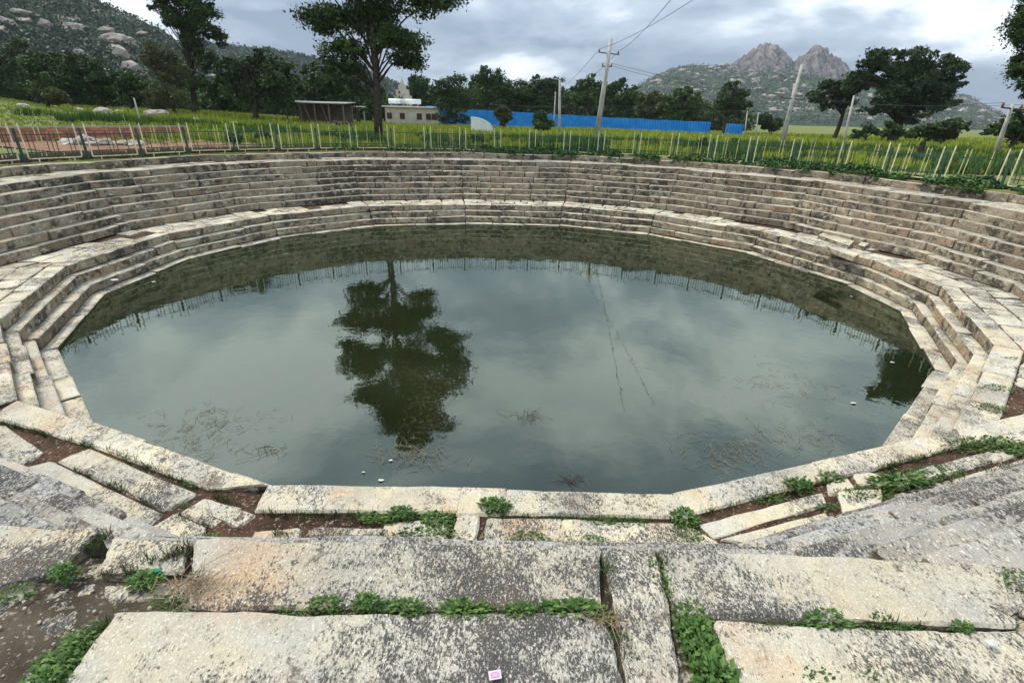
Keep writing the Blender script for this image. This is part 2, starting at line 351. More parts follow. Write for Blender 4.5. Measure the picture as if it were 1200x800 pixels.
# near landing, laid out slab by slab
def slab_px(pts, z, name, parent, mats, th=.14, nu=10, nv=6, **k):
    q = [onz(x, y, z).xy for x, y in pts]
    if name == 'landing_slab': c_ = (q[0] + q[1] + q[2] + q[3]) / 4; q = [p + (p - c_).normalized() * .036 for p in q]
    return stone(name, q, z - th, z, parent, mats, nu=nu, nv=nv, **k)
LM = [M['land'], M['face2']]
near_land = [  # front row first
 [(316,567),(540,569),(534,600),(300,598)], [(543,571),(593,572),(591,601),(537,602)], [(597,572),(785,578),(806,606),(594,602)],
 [(536,605),(562,605),(556,640),(528,640)], [(574,606),(658,607),(652,640),(566,640)], [(662,608),(802,613),(858,646),(655,640)],
 [(372,616),(452,618),(440,628),(360,628)], [(300,622),(350,619),(352,650),(280,650)],
 [(787,577),(951,541),(966,562),(812,602)], [(954,540),(1003,529),(1028,548),(970,562)], [(1006,528),(1120,503),(1130,521),(1030,547)], [(1123,502),(1260,470),(1270,490),(1134,520)],
 [(820,612),(962,577),(967,592),(838,631)], [(846,631),(966,601),(982,618),(940,646),(0,0)][:4],
 [(1036,560),(1092,545),(1104,556),(1046,574)], [(1050,578),(1110,560),(1125,572),(1062,592)], [(1100,543),(1150,530),(1162,541),(1110,556)], [(1155,529),(1235,508),(1245,520),(1166,541)], [(1118,560),(1168,545),(1182,556),(1130,572)], [(1174,544),(1250,523),(1262,535),(1186,556)],
 [(996,548),(1030,556),(1040,570),(1008,566)], [(985,575),(1034,572),(1030,590),(990,600)], [(1188,545),(1262,522),(1275,540),(1196,566)], [(1134,573),(1184,560),(1192,574),(1140,590)], [(970,566),(992,560),(1000,572),(974,578)], [(242,584),(298,602),(276,616),(254,604)], [(452,612),(524,606),(520,636),(446,636)], [(0,556),(10,568),(0,580),(-30,566)],
 [(144,507),(313,567),(243,572),(110,523)], [(22,469),(141,506),(107,522),(-10,488)],
 [(68,540),(107,526),(229,577),(192,598)], [(13,553),(62,541),(188,600),(160,622)], [(212,600),(240,584),(283,595),(247,617)], [(174,620),(206,602),(240,618),(230,640)],
 [(-30,492),(8,501),(50,529),(14,548)], [(-60,515),(-34,496),(10,547),(-8,566)], [(-80,505),(-34,488),(-38,500),(-66,520)]]
for i, q in enumerate(near_land):
    front = i in (0, 1, 2, 8, 9, 10, 11, 21, 22)
    slab_px(q, Lz + (.012 if front else random.uniform(-.015, .005)), 'landing_slab', paving, LM, th=.30 if front else .12, nu=14, nv=6, rough=.016, rnd=.022, wob=.022 if not front else .012, tilt=.006)
e_ = tag(empty('near_lower_step'), kind='structure')
for (nm, a, b, z0, z1) in lower:
    lay('stone_block', e_, const(a), const(b), z0, z1, .9, 1.9, LM, edges=NEAR)

# near terrace, slab by slab
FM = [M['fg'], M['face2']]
near_terr = [
 ([(228,632),(703,637.5),(709,711),(218,713)], 0), ([(702,637.5),(771,640),(801,812),(736,812)], -.004), ([(769,640),(1176,660),(1194,736),(792,723)], .004), ([(1180,661),(1420,681),(1440,740),(1196,722)], -.006),
 ([(136,714),(708,716),(743,830),(50,830)], .010), ([(836,725),(1212,738),(1250,830),(862,830)], .01), ([(1224,742),(1480,752),(1500,840),(1258,830)], .0),
 ([(131,628),(226,632),(214,668),(112,672)], -.005), ([(-60,614),(121,620),(62,668),(-60,706)], .008), ([(-400,600),(-66,613),(-66,712),(-500,740)], .0),
 ([(-70,712),(118,680),(52,800),(-60,840)], -.052), ([(118,684),(212,682),(214,704),(126,708)], -.045)]
for i, (q, dz) in enumerate(near_terr):
    slab_px(q, dz, 'terrace_slab', terr, FM, th=.24, nu=60, nv=26, rough=.022, rnd=.014, wob=.026, tilt=.006)
r3 = ring(plus(TT, 1.25))
for i in range(9):
    x = -4.5 + i * 1.05
    stone('terrace_slab', [Vector((x, .78)), Vector((x + 1.0, .78)), Vector((x + 1.0, -.2)), Vector((x, -.2))], -.12, .0, terr, FM, nu=8, nv=6)
for (x0, x1) in ((-7.5, -3.4), (3.6, 8)): pass

# ------------------------------------------------------------------ water
g = G('pond_water'); bs = g.bs
murk = g.mix(g.ramp(g.noise(.22, 5, .6, None, .6), (.35, 0.0), (.65, 1.0)), (.013, .019, .007), (.024, .033, .013))
scum = g.ramp(g.math('MULTIPLY', g.noise(.42, 4, .6), g.noise(14, 5, .75)), (.335, 0.0), (.40, .65))
murk = g.mix(scum, murk, (.11, .095, .055))
dif = g.n('ShaderNodeBsdfDiffuse'); g.l(murk, dif.inputs[0])
tr = g.n('ShaderNodeBsdfTransparent'); tr.inputs[0].default_value = (.60, .48, .25, 1)
mx = g.n('ShaderNodeMixShader'); mx.inputs[0].default_value = .60; g.l(tr.outputs[0], mx.inputs[1]); g.l(dif.outputs[0], mx.inputs[2])
gl = g.n('ShaderNodeBsdfGlossy'); gl.inputs['Roughness'].default_value = .004; gl.inputs[0].default_value = (.86, .96, .87, 1)
fr = g.n('ShaderNodeFresnel'); fr.inputs[0].default_value = 1.88
bp = g.n('ShaderNodeBump'); bp.inputs['Strength'].default_value = .035; bp.inputs['Distance'].default_value = .05
g.l(g.noise(3.2, 3, .5, g.vec((1, 1, 1)), .3), bp.inputs['Height']); g.l(bp.outputs[0], gl.inputs['Normal']); g.l(bp.outputs[0], fr.inputs['Normal'])
mg = g.n('ShaderNodeMixShader'); g.l(fr.outputs[0], mg.inputs[0]); g.l(mx.outputs[0], mg.inputs[1]); g.l(gl.outputs[0], mg.inputs[2])
outn = [n for n in g.nt.nodes if n.type == 'OUTPUT_MATERIAL'][0]; g.l(mg.outputs[0], outn.inputs[0])
wr = ring(const(-.55)); o = obj('water', mesh('water', [(p.x, p.y, Wz) for p in wr], [tuple(range(NS))[::-1]]), g.m); o['kind'] = 'structure'
gb = G('pond_bed'); gb.color(gb.ramp(gb.noise(1.5, 6, .65), (.3, (.05, .040, .018)), (.7, (.12, .095, .045))))
wr = ring(const(-1.2)); o = obj('pond_bed', mesh('pond_bed', [(p.x, p.y, -3.25) for p in wr], [tuple(range(NS))[::-1]]), gb.m); o['kind'] = 'structure'
#PART2
# ------------------------------------------------------------------ foliage materials and builders
def leaf_mat(name, a, b, c=None, rough=.55):
    g = G(name); t = g.attr('tint'); stops = [(0, a), (1, b)] if c is None else [(0, a), (.6, b), (1, c)]
    g.color(g.ramp(t, *stops)); g.bs.inputs['Roughness'].default_value = rough; g.bs.inputs['Specular IOR Level'].default_value = .15
    g.bs.inputs['Subsurface Weight'].default_value = 0
    return g.m
M['leaf_dark'] = leaf_mat('dark_leaves', (.014, .030, .009), (.048, .084, .022), (.12, .17, .055))
M['leaf_mid'] = leaf_mat('green_leaves', (.018, .038, .010), (.06, .105, .024), (.12, .17, .05))
M['leaf_olive'] = leaf_mat('olive_leaves', (.03, .036, .012), (.085, .10, .034), (.16, .17, .07))
M['leaf_rain'] = leaf_mat('spreading_tree_leaves', (.014, .028, .012), (.045, .075, .030), (.09, .125, .05))
M['weed'] = leaf_mat('weed_leaves', (.015, .036, .009), (.055, .115, .022), (.15, .22, .05), .6)
M['creeper'] = leaf_mat('creeper_leaves', (.015, .045, .012), (.045, .11, .025), (.10, .18, .05))
M['crop'] = leaf_mat('crop_leaves', (.07, .13, .015), (.24, .31, .035), (.55, .50, .06))
M['hedge'] = leaf_mat('tall_grass', (.02, .05, .012), (.06, .13, .025), (.13, .20, .04))
M['dry'] = leaf_mat('dry_grass', (.05, .045, .02), (.14, .11, .055), (.25, .21, .12))
M['scrub'] = leaf_mat('hill_scrub', (.012, .028, .014), (.03, .055, .024), (.055, .085, .035))
M['bark'] = plain('bark', (.06, .048, .038), .95, 0, .4, 8)
M['twig'] = plain('twig', (.075, .055, .035), .9, 0, .4, 20)

def leaf_quads(P, size, flat=0.0, asp=.5):
    """one small leaf per point: a bent diamond with random turn"""
    n = len(P); size = np.asarray(size) * np.ones(n)
    d = rng.normal(size=(n, 3)); d[:, 2] *= (1 - flat); d /= np.linalg.norm(d, axis=1)[:, None]
    e2 = rng.normal(size=(n, 3)); e2[:, 2] *= (1 - flat); e2 -= d * (e2 * d).sum(1)[:, None]; e2 /= np.linalg.norm(e2, axis=1)[:, None]
    s = size[:, None]
    Vv = np.stack([P - d * s * .5, P + e2 * s * asp * .5, P + d * s * .5, P - e2 * s * asp * .5], 1).reshape(-1, 3)
    return Vv, np.arange(4 * n).reshape(n, 4)
def crown_mesh(name, blobs, clumps, per, leaf, spread=.16, droop=0.0, shell=.45, lump=1.0):
    """each limb ends in a handful of leafy lumps; leaves in small clumps fill each lump, sky shows between lumps"""
    subs = []
    for c, r in blobs:
        c = np.array(c); r = np.array(r, float); k = int(7 + 5 * min(2.0, r.mean() / 1.6))
        for q in range(k):
            d = rng.normal(size=3); d /= np.linalg.norm(d); u = rng.random() ** .45
            cc = c + d * u * r * .86; rr = r * (.24 + .20 * rng.random()) * lump * np.array([1.15, 1.15, .85]); subs.append((cc, rr))
    vol = np.array([x[1].prod() for x in subs]) ** .67; num = np.maximum(3, (clumps * vol / vol.sum()).astype(int)); Ps = []; T = []
    for (c, r), k in zip(subs, num):
        d = rng.normal(size=(k, 3)); d /= np.linalg.norm(d, axis=1)[:, None]
        C = c + d * (shell + (1.05 - shell) * rng.random(k) ** .5)[:, None] * r
        cs = np.mean(r) * spread * 1.6 * (.6 + rng.random(k) * .9)
        L = C[:, None, :] + rng.normal(size=(k, per, 3)) * cs[:, None, None] * np.array([1, 1, .7])
        if droop: L[:, :, 2] -= np.abs(rng.normal(size=(k, per))) * cs[:, None] * droop
        Ps.append(L.reshape(-1, 3)); T.append(rng.random() * .55 + np.repeat(rng.random(k), per) * .25 + rng.random(k * per) * .2)
    P = np.concatenate(Ps); T = np.concatenate(T)
    Vv, Fq = leaf_quads(P, leaf * (.45 + 1.1 * rng.random(len(P)) ** 1.5))
    return npmesh(name, Vv, Fq, np.repeat(T, 4))
def tree(name, label, base, blobs, m='leaf_dark', clumps=500, per=14, leaf=.25, trunk=.25, group=None, lean=(0, 0), droop=0, cat='tree', stems=1, spread=.16, shell=.45, lump=1.0):
    """blobs: world-space (centre, radii). Trunk and limbs grow from base into each blob."""
    root = empty(name, base); tag(root, label, cat, group); B = Vector(base)
    loc = [((Vector(c) - B)[:], r) for c, r in blobs]
    obj('crown', crown_mesh('crown', loc, clumps, per, leaf, spread, droop, shell, lump), M[m], root)
    mb = MB(); top = max(loc, key=lambda b: b[0][2])[0]; low = min(b[0][2] - b[1][2] * .5 for b in loc)
    for s in range(stems):
        ox = (s - (stems - 1) / 2) * trunk * 1.6; H = top[2]; pts = []; rad = []
        for i in range(9):
            t = i / 8; pts.append((ox + top[0] * t ** 1.5 + trunk * .5 * math.sin(t * 7 + s) , top[1] * t ** 1.5 + trunk * .3 * math.cos(t * 5 + s), -.3 + (H + .3) * t)); rad.append(trunk * (1.25 if i == 0 else 1) * (1 - .86 * t) + .01)
        mb.tube(pts, rad, 8)
    for c, r in loc:
        z0 = max(low * .8, min(c[2] * .6, c[2] - r[2] * .9)); t = max(.02, min(.95, z0 / max(top[2], .1)))
        s0 = Vector((top[0] * t ** 1.5, top[1] * t ** 1.5, z0)); e0 = Vector(c); k = trunk * .30
        for q in range(3):
            d = Vector((random.uniform(-1, 1) * r[0], random.uniform(-1, 1) * r[1], random.uniform(-.4, .9) * r[2])) * .75
            e1 = e0 + d; m1 = s0.lerp(e1, .45) + Vector((random.uniform(-.1, .1), random.uniform(-.1, .1), .12)) * (e1 - s0).length
            mb.tube([s0, m1, e1], [k, k * .6, k * .15], 5)
    mb.build('trunk', M['bark'], root, True); return root
def blobs_px(Y, lst, depth=.8):
    """(px, py, half-width px, half-height px) outline lumps seen at distance Y, given real depth"""
    out_ = []
    for b in lst:
        px, py, rx, ry = b[:4]; c = at(px, py, Y); zc = (Vector((c.x, c.y, c.z - EYE))).dot(Vector((0, math.cos(PITCH), -math.sin(PITCH)))); s = zc / F
        out_.append((Vector((c.x, Y + random.uniform(-.35, .35) * rx * s, c.z)), (rx * s * .98, max(rx, ry) * s * depth, ry * s * 1.02)))
        for q in range(2 if min(rx, ry) > 8 else 0):
            a = random.uniform(-.5, 3.64); out_.append((Vector((c.x + math.cos(a) * rx * s * .78, Y + random.uniform(-.4, .4) * rx * s, c.z + math.sin(a) * ry * s * .78)), (rx * s * .36, rx * s * .36, ry * s * .30)))
    return out_
def ground_at(px, Y, z=Gz): p = at(px, 150, Y); return (p.x, Y, z)

# ------------------------------------------------------------------ terrain
fr_ = ring(plus(KERB, .8)); CEN = Vector((0, 14.3))
def smooth(a, b, x): t = max(0, min(1, (x - a) / (b - a))); return t * t * (3 - 2 * t)
def ground_h(x, y):
    r = math.hypot(x, y - 14.3); az = math.degrees(math.atan2(x, y))
    z = .30 + .06 * fbm(x * .15, y * .15)
    left = smooth(-12, -38, az) * smooth(30, 75, math.hypot(x, y)) * (1 if y > 0 else 0)
    z += left * 1.25 + smooth(-38, -50, az) * smooth(48, 90, math.hypot(x, y)) * 2.2 * (1 if y > 0 else 0)
    z += .25 * smooth(25, 60, r) * fbm(x * .05, y * .05)
    return z
vs = []; fs = []; na = 192; rads = [0, .06, 1.2, 3, 6, 10, 15, 22, 31, 42, 56, 75, 100, 140, 200, 300, 450, 700, 1100, 1700, 2600, 4000]
def rim(th):
    d = Vector((math.cos(th), math.sin(th))); best = None
    for j in range(NS):
        a, b = fr_[j], fr_[(j + 1) % NS]; e_ = b - a; den = d.x * e_.y - d.y * e_.x
        if abs(den) < 1e-9: continue
        t = ((a - CEN).x * e_.y - (a - CEN).y * e_.x) / den; s = ((a - CEN).x * d.y - (a - CEN).y * d.x) / den
        if t > 0 and -1e-6 <= s <= 1 + 1e-6: best = t if best is None else min(best, t)
    return best
for i, rr in enumerate(rads):
    for k in range(na):
        th = 2 * math.pi * k / na; r0 = rim(th) - .50; p = CEN + Vector((math.cos(th), math.sin(th))) * (r0 + rr)
        vs.append((p.x, p.y, ground_h(p.x, p.y) - (.22 if i == 0 else .05 if i == 1 else 0)))
for i in range(len(rads) - 1):
    for k in range(na): a, b = i*na+k, i*na+(k+1) % na; fs.append((a, a+na, b+na, b))
g = G('field_ground')
c1 = g.mix(g.ramp(g.noise(.25, 6, .65), (.35, 0.0), (.62, 1.0)), (.09, .14, .03), (.17, .22, .045))
c1 = g.mix(g.ramp(g.noise(.5, 6, .7), (.46, 0.0), (.58, .9)), c1, (.17, .12, .07))
g.color(c1); g.bump(g.noise(6, 5, .7), .8, .08)
o = obj('ground', mesh('ground', vs, [f[::-1] for f in fs] if True else fs, True), g.m); o['kind'] = 'structure'
if o.data.polygons[0].normal.z < 0: o.data.flip_normals()

# ------------------------------------------------------------------ hills
def hill(name, Y, ridge, base_px, m, spread=.35, rows=26, cols=120, amp=.04, seed=0.0, back=.4, zb=0.0, crag=0.0, sharp=.9, power=1.25):
    xs = [p[0] for p in ridge]; pts = []
    for i in range(cols + 1):
        px = xs[0] + (xs[-1] - xs[0]) * i / cols; py = float(np.interp(px, xs, [p[1] for p in ridge])); pts.append(at(px, py, Y))
    H0 = max(p.z for p in pts); vs = []; fs = []
    for r_ in range(-rows, rows // 2 + 1):
        t = r_ / rows; yy = Y * (1 + (t * spread if t < 0 else t * 2 * back)); q = 1 - (abs(t) if t < 0 else t * 2)
        for i, p in enumerate(pts):
            k = yy / Y; x = p.x * k; h = zb + (p.z - zb) * (max(q, 0) ** power)
            n = fbm(x / H0 * 3 + seed, yy / H0 * 3, 0, 6) * amp * H0 * min(1, (1 - q) * 6 + .25) * (q > 0)
            n += fbm(x / H0 * 14 + seed, yy / H0 * 14, 3, 4) * amp * .35 * H0 * (q > 0)
            if crag: n -= crag * H0 * abs(fbm(x / H0 * 11 + seed, yy / H0 * 2.5, h / H0 * 1.2, 6)) * (q > 0)
            vs.append((x, yy, h + n if q > 0 else -8))
    nc = cols + 1
    for a in range(rows + rows // 2):
        for i in range(cols): fs.append((a*nc+i, a*nc+i+1, (a+1)*nc+i+1, (a+1)*nc+i))
    return obj(name, mesh(name, vs, fs, True), m), np.array(vs).reshape(-1, nc, 3)
def hill_mat(name, green, green2, rock, rock_amt, s):
    g = G(name); v = g.vec()
    c = g.mix(g.ramp(g.noise(.06 * s, 6, .65), (.35, 0.0), (.65, 1.0)), green, green2)
    c = g.mix(g.ramp(g.noise(.7 * s, 3, .6), (.42, 0.0), (.62, .7)), c, tuple(x * .45 for x in green))
    rk = g.math('ADD', g.noise(.16 * s, 7, .72), g.math('MULTIPLY', g.math('SUBTRACT', g.noise(.02 * s, 3, .5), .5), .5))
    c = g.mix(g.ramp(rk, (.64 - rock_amt, 0.0), (.67 - rock_amt, 1.0)), c, g.mix(g.ramp(g.noise(.5 * s, 5, .7), (.35, 0.0), (.7, 1.0)), tuple(x * .5 for x in rock), rock))
    g.color(c); g.bump(g.noise(.45 * s, 6, .7), .9, 2.5 / s); return g.m
M['hill_near'] = hill_mat('near_hill', (.025, .055, .026), (.05, .085, .035), (.42, .36, .29), .055, .8)
M['scrub_far'] = leaf_mat('far_scrub', (.03, .05, .028), (.06, .09, .045), (.10, .13, .065))
M['hill_far'] = hill_mat('far_hill', (.04, .075, .038), (.07, .11, .05), (.38, .35, .31), .03, .42)
g = G('dome_rock'); v = g.vec((1, 1, .18))
c = g.mix(g.ramp(g.noise(.035, 6, .7), (.35, 0.0), (.65, 1.0)), (.11, .105, .105), (.27, .235, .215))
c = g.mix(g.ramp(g.noise(.09, 6, .75, v), (.48, 0.0), (.56, .9)), c, (.045, .044, .047))
c = g.mix(g.ramp(g.noise(.04, 5, .6, g.vec((1, 1, 1), (1, 0, 0))), (.58, 0.0), (.66, .7)), c, (.06, .08, .05))
g.color(c); g.bump(g.noise(.08, 6, .7, v), 1, 6); M['dome'] = g.m
M['boulder'] = plain('boulder_rock', (.30, .26, .22), .95, 0, .35, .25)
M['rubble'] = plain('rubble_stone', (.46, .43, .37), .95, 0, .35, 2)
h1, A1 = hill('left_hill', 420, [(-420, -260), (-250, -190), (-120, -125), (0, -62), (60, -28), (110, -2), (150, 16), (180, 30), (215, 52), (250, 84), (300, 118), (340, 140)], 0, M['hill_near'], .62, 30, 110, .035, 4.0)
h2, A2 = hill('distant_ridge', 800, [(120, 60), (200, 52), (250, 50), (275, 54), (310, 57), (345, 63), (380, 70), (420, 80), (470, 100), (520, 124), (560, 140)], 0, M['hill_near'], .4, 20, 90, .02, 9.0)
h3, A3 = hill('right_hill', 1300, [(690, 134), (720, 118), (745, 102), (770, 88), (795, 79), (820, 76), (845, 78), (870, 74), (900, 72), (930, 72), (965, 76), (1000, 84), (1030, 92), (1060, 98), (1085, 100), (1110, 108), (1135, 114), (1155, 126), (1180, 138), (1210, 146)], 0, M['hill_far'], .4, 40, 170, .05, 2.0, power=1.0)
for o in (h1, h2, h3): o['kind'] = 'structure'
d1, D1 = hill('rock_dome', 1290, [(846, 88), (856, 76), (866, 67), (876, 62), (884, 55), (893, 50), (902, 49), (912, 52), (920, 60), (928, 68), (934, 80), (940, 92)], 0, M['dome'], .10, 26, 90, .03, 1.0, .1, zb=70, crag=.11, power=.5)
d2, D2 = hill('rock_dome', 1270, [(920, 92), (928, 74), (936, 66), (946, 59), (954, 53), (962, 51), (970, 55), (978, 64), (986, 68), (993, 74), (999, 84), (1003, 94)], 0, M['dome'], .10, 26, 80, .03, 6.0, .1, zb=70, crag=.12, power=.45)
d3, D3 = hill('rock_dome', 1180, [(1100, 128), (1112, 118), (1124, 112), (1134, 113), (1144, 118), (1156, 124), (1172, 136)], 0, M['dome'], .08, 18, 50, .03, 3.0, .1, zb=20, crag=.05, power=.6)
for o in (d1, d2, d3): o['kind'] = 'structure'
def rock_vf(c, s, seed):
    """one rough boulder of 20 faces as (vertices, faces)"""
    t = (1 + 5 ** .5) / 2
    iv = [(-1,t,0),(1,t,0),(-1,-t,0),(1,-t,0),(0,-1,t),(0,1,t),(0,-1,-t),(0,1,-t),(t,0,-1),(t,0,1),(-t,0,-1),(-t,0,1)]
    fi = [(0,11,5),(0,5,1),(0,1,7),(0,7,10),(0,10,11),(1,5,9),(5,11,4),(11,10,2),(10,7,6),(7,1,8),(3,9,4),(3,4,2),(3,2,6),(3,6,8),(3,8,9),(4,9,5),(2,4,11),(6,2,10),(8,6,7),(9,8,1)]
    out_ = []
    for q in iv:
        k = .5 * (1 + .45 * noise.noise((q[0] + seed, q[1], q[2]))); out_.append((c[0] + q[0] * k * s[0], c[1] + q[1] * k * s[1], c[2] + q[2] * k * s[2]))
    return out_, fi
def boulder_mesh(s, seed):
    import bmesh
    bm = bmesh.new(); bmesh.ops.create_icosphere(bm, subdivisions=4, radius=1)
    for v in bm.verts:
        q = v.co.copy(); k = 1 + .35 * noise.noise(q * 1.1 + Vector((seed, 0, 0))) + .22 * (.5 - abs(noise.noise(q * 2.3 + Vector((0, seed, 0))))) + .07 * noise.noise(q * 7)
        v.co = Vector((q.x * k * s[0], q.y * k * s[1], q.z * k * s[2]))
    me = bpy.data.meshes.new('boulder'); bm.to_mesh(me); bm.free(); return me
def scatter_rocks(name, A, n, lo, hi, m, rmin=0, rmax=1.0, cmin=0, cmax=1.0):
    mb = MB()
    for i in range(n):
        a = int(A.shape[0] * (rmin + (rmax - rmin) * random.random()) * .66); b = int((A.shape[1] - 1) * (cmin + (cmax - cmin) * random.random()))
        p = A[a, b]; s = lo * (hi / lo) ** (random.random() ** 3)
        if p[2] < 0 or fbm(a * .22, b * .14, 8) < .02: continue
        jx = random.uniform(-.5, .5) * s * 3
        v_, f_ = rock_vf((p[0] + jx, p[1] + random.uniform(-.5, .5) * s, p[2] + s * .1), (s * random.uniform(.8, 1.5), s, s * random.uniform(.5, .9)), i * 1.7); mb.add(v_, f_)
    o = mb.build(name, m); o['kind'] = 'stuff'; return o
tag(scatter_rocks('hill_boulders', A1, 700, .8, 5, M['boulder'], .15, .98, .25, .95), 'pale granite boulders strewn over the scrubby hill at left', 'boulders')
tag(scatter_rocks('hill_boulders', A3, 4200, 1.6, 8, M['boulder'], .1, .98), 'pale boulders covering the slopes below the two rock domes', 'boulders')
tag(scatter_rocks('hill_boulders', A2, 60, 2, 5, M['boulder'], .3, .98), 'few pale boulders on the distant low ridge', 'boulders')
def scrub(name, A, n, leaf, cl, lab, m='scrub'):
    a = rng.integers(2, int(A.shape[0] * .68), n); b = rng.integers(0, A.shape[1] - 1, n); C = A[a, b] + (A[a, b + 1] - A[a, b]) * rng.random((n, 1)); C = C + (A[a - 1, b] - A[a, b]) * rng.random((n, 1))
    C = C[C[:, 2] > 0]; k = 9; P = (C[:, None, :] + rng.normal(size=(len(C), k, 3)) * np.array([cl, cl, cl * .5])).reshape(-1, 3); P[:, 2] += cl * .3
    Vv, Fq = leaf_quads(P, leaf * (.6 + .8 * rng.random(len(P))), asp=.7)
    o = obj(name, npmesh(name, Vv, Fq, np.repeat(np.repeat(rng.random(len(C)), k) * .8 + rng.random(len(P)) * .2, 4)), M[m]); tag(o, lab, 'scrub', kind='stuff')
scrub('hill_scrub', A1, 9000, 1.5, 1.7, 'dark green scrub covering the boulder hill at left')
scrub('hill_scrub', A2, 5000, 3.6, 3, 'dark green scrub on the distant low ridge')
scrub('hill_scrub', A3, 6000, 3.2, 3.6, 'grey green scrub between the boulders below the domes', 'scrub_far')
for (px, py, s, lab) in [(140, 53, 5, 'large pink brown boulder on the hill above the shrubs'), (85, 33, 4.2, 'long pale rock slab on the left hill slope'), (30, 17, 3.2, 'row of pale rocks high on the left hill'), (45, 3, 6.5, 'big pale orange outcrop at the top of the left hill')]:
    d = ray(px, py); az = math.atan2(d.x, d.y); best = None
    for a in range(A1.shape[0]):
        for b in range(0, A1.shape[1]):
            p = A1[a, b]; q = Vector((p[0], p[1], p[2] - EYE)).normalized(); dd = (q - d.normalized()).length
            if best is None or dd < best[0]: best = (dd, p)
    p = best[1]; o = obj('boulder', boulder_mesh((s * 1.5, s, s * .62), px), M['boulder']); o.location = p; tag(o, lab, 'boulder', 'big boulders on the left hill')

# ------------------------------------------------------------------ fence round the tank
M['teal'] = plain('teal_paint', (.04, .085, .075), .5, 0, .35, 6)
M['cream_paint'] = plain('cream_paint', (.66, .60, .42), .55, 0, .2, 5)
M['yellow_paint'] = plain('yellow_paint', (.52, .48, .26), .55, 0, .25, 5)
fence_root = empty('metal_fence', (0, 30, Gz)); tag(fence_root, 'teal and cream metal railing running round the tank behind the stone kerb', 'fence')
fl = ring(plus(TT, 2.15)); path = []
for j in range(1, 13): path.append(fl[j])
seg = [0.0]
for a, b in zip(path, path[1:]): seg.append(seg[-1] + (b - a).length)
def along(s):
    i = max(k for k in range(len(seg)) if seg[k] <= s + 1e-6); i = min(i, len(path) - 2); t = (s - seg[i]) / (seg[i+1] - seg[i]); return path[i].lerp(path[i+1], t)
pw = seg[-1] / round(seg[-1] / 1.9); npan = round(seg[-1] / 1.9)
def bar_mesh(w_, d_, h, tip=0):
    vs = [(-w_/2,-d_/2,0),(w_/2,-d_/2,0),(w_/2,d_/2,0),(-w_/2,d_/2,0),(-w_/2,-d_/2,h),(w_/2,-d_/2,h),(w_/2,d_/2,h),(-w_/2,d_/2,h)]; fs = [(0,3,2,1),(0,1,5,4),(1,2,6,5),(2,3,7,6),(3,0,4,7)]
    if tip: vs.append((0, 0, h + tip)); fs += [(4,5,8),(5,6,8),(6,7,8),(7,4,8)]
    else: fs.append((4,5,6,7))
    return mesh('bar', vs, fs)
me_post = bar_mesh(.065, .06, 1.08, .02); me_post.materials.append(M['teal'])
me_pick = bar_mesh(.020, .020, .74, .05); me_pick.materials.append(M['teal'])
me_cream = bar_mesh(.022, .022, .92, .05); me_cream.materials.append(M['yellow_paint'])
def child(name, me, par, loc, rz=0):
    o = bpy.data.objects.new(name, me); COL.objects.link(o); o.parent = par; o.location = loc; o.rotation_euler = (0, 0, rz); return o
for i in range(npan + 1):
    p = along(min(i * pw, seg[-1])); z = ground_h(p.x, p.y)
    q = along(max(0, i * pw - .1)); q2 = along(min(seg[-1], i * pw + .1)); ang = math.atan2((q2 - q).y, (q2 - q).x)
    o = child('post', me_post, fence_root, (p.x, p.y - 30, z - .02 - Gz), ang); o.rotation_euler = (random.uniform(-.03, .03), random.uniform(-.03, .03), ang)
for i in range(npan):
    a = along(i * pw + .17); b = along((i + 1) * pw - .17); ang = math.atan2((b - a).y, (b - a).x); L = (b - a).length; z = ground_h(*((a + b) / 2))
    mb = MB(); sag = random.uniform(-.02, .02); cr_ = random.uniform(.98, 1.0)
    for x in (0, L): mb.box((x, 0, .12 + .52), (.034, .034, 1.06)); mb.add([(x-.017,-.017,1.17),(x+.017,-.017,1.17),(x+.017,.017,1.17),(x-.017,.017,1.17),(x,0,1.24)], [(0,1,4),(1,2,4),(2,3,4),(3,0,4)])
    mb.box((L / 2, 0, .10), (L + .034, .036, .034))
    for x in (L * .17, L * .83): mb.box((x, 0, .02), (.03, .03, .124))
    pan = mb.build('fence_panel', M['cream_paint'], fence_root); pan.location = (a.x, a.y - 30, z - Gz); pan.rotation_euler = (random.uniform(-.035, .035), sag * .5, ang)
    mb = MB(); mb.box((L / 2, 0, .30), (L, .026, .03)); mb.box((L / 2, 0, .86), (L, .026, .03)); mb.build('rail', M['teal'], pan)
    nb = 11
    for k in range(1, nb + 1):
        x = L * k / (nb + 1); cream = k in (3, 4, 8, 9)
        if random.random() < (.3 if cream else .06): continue
        child('picket', me_cream if cream else me_pick, pan, (x, .002, .18), 0)

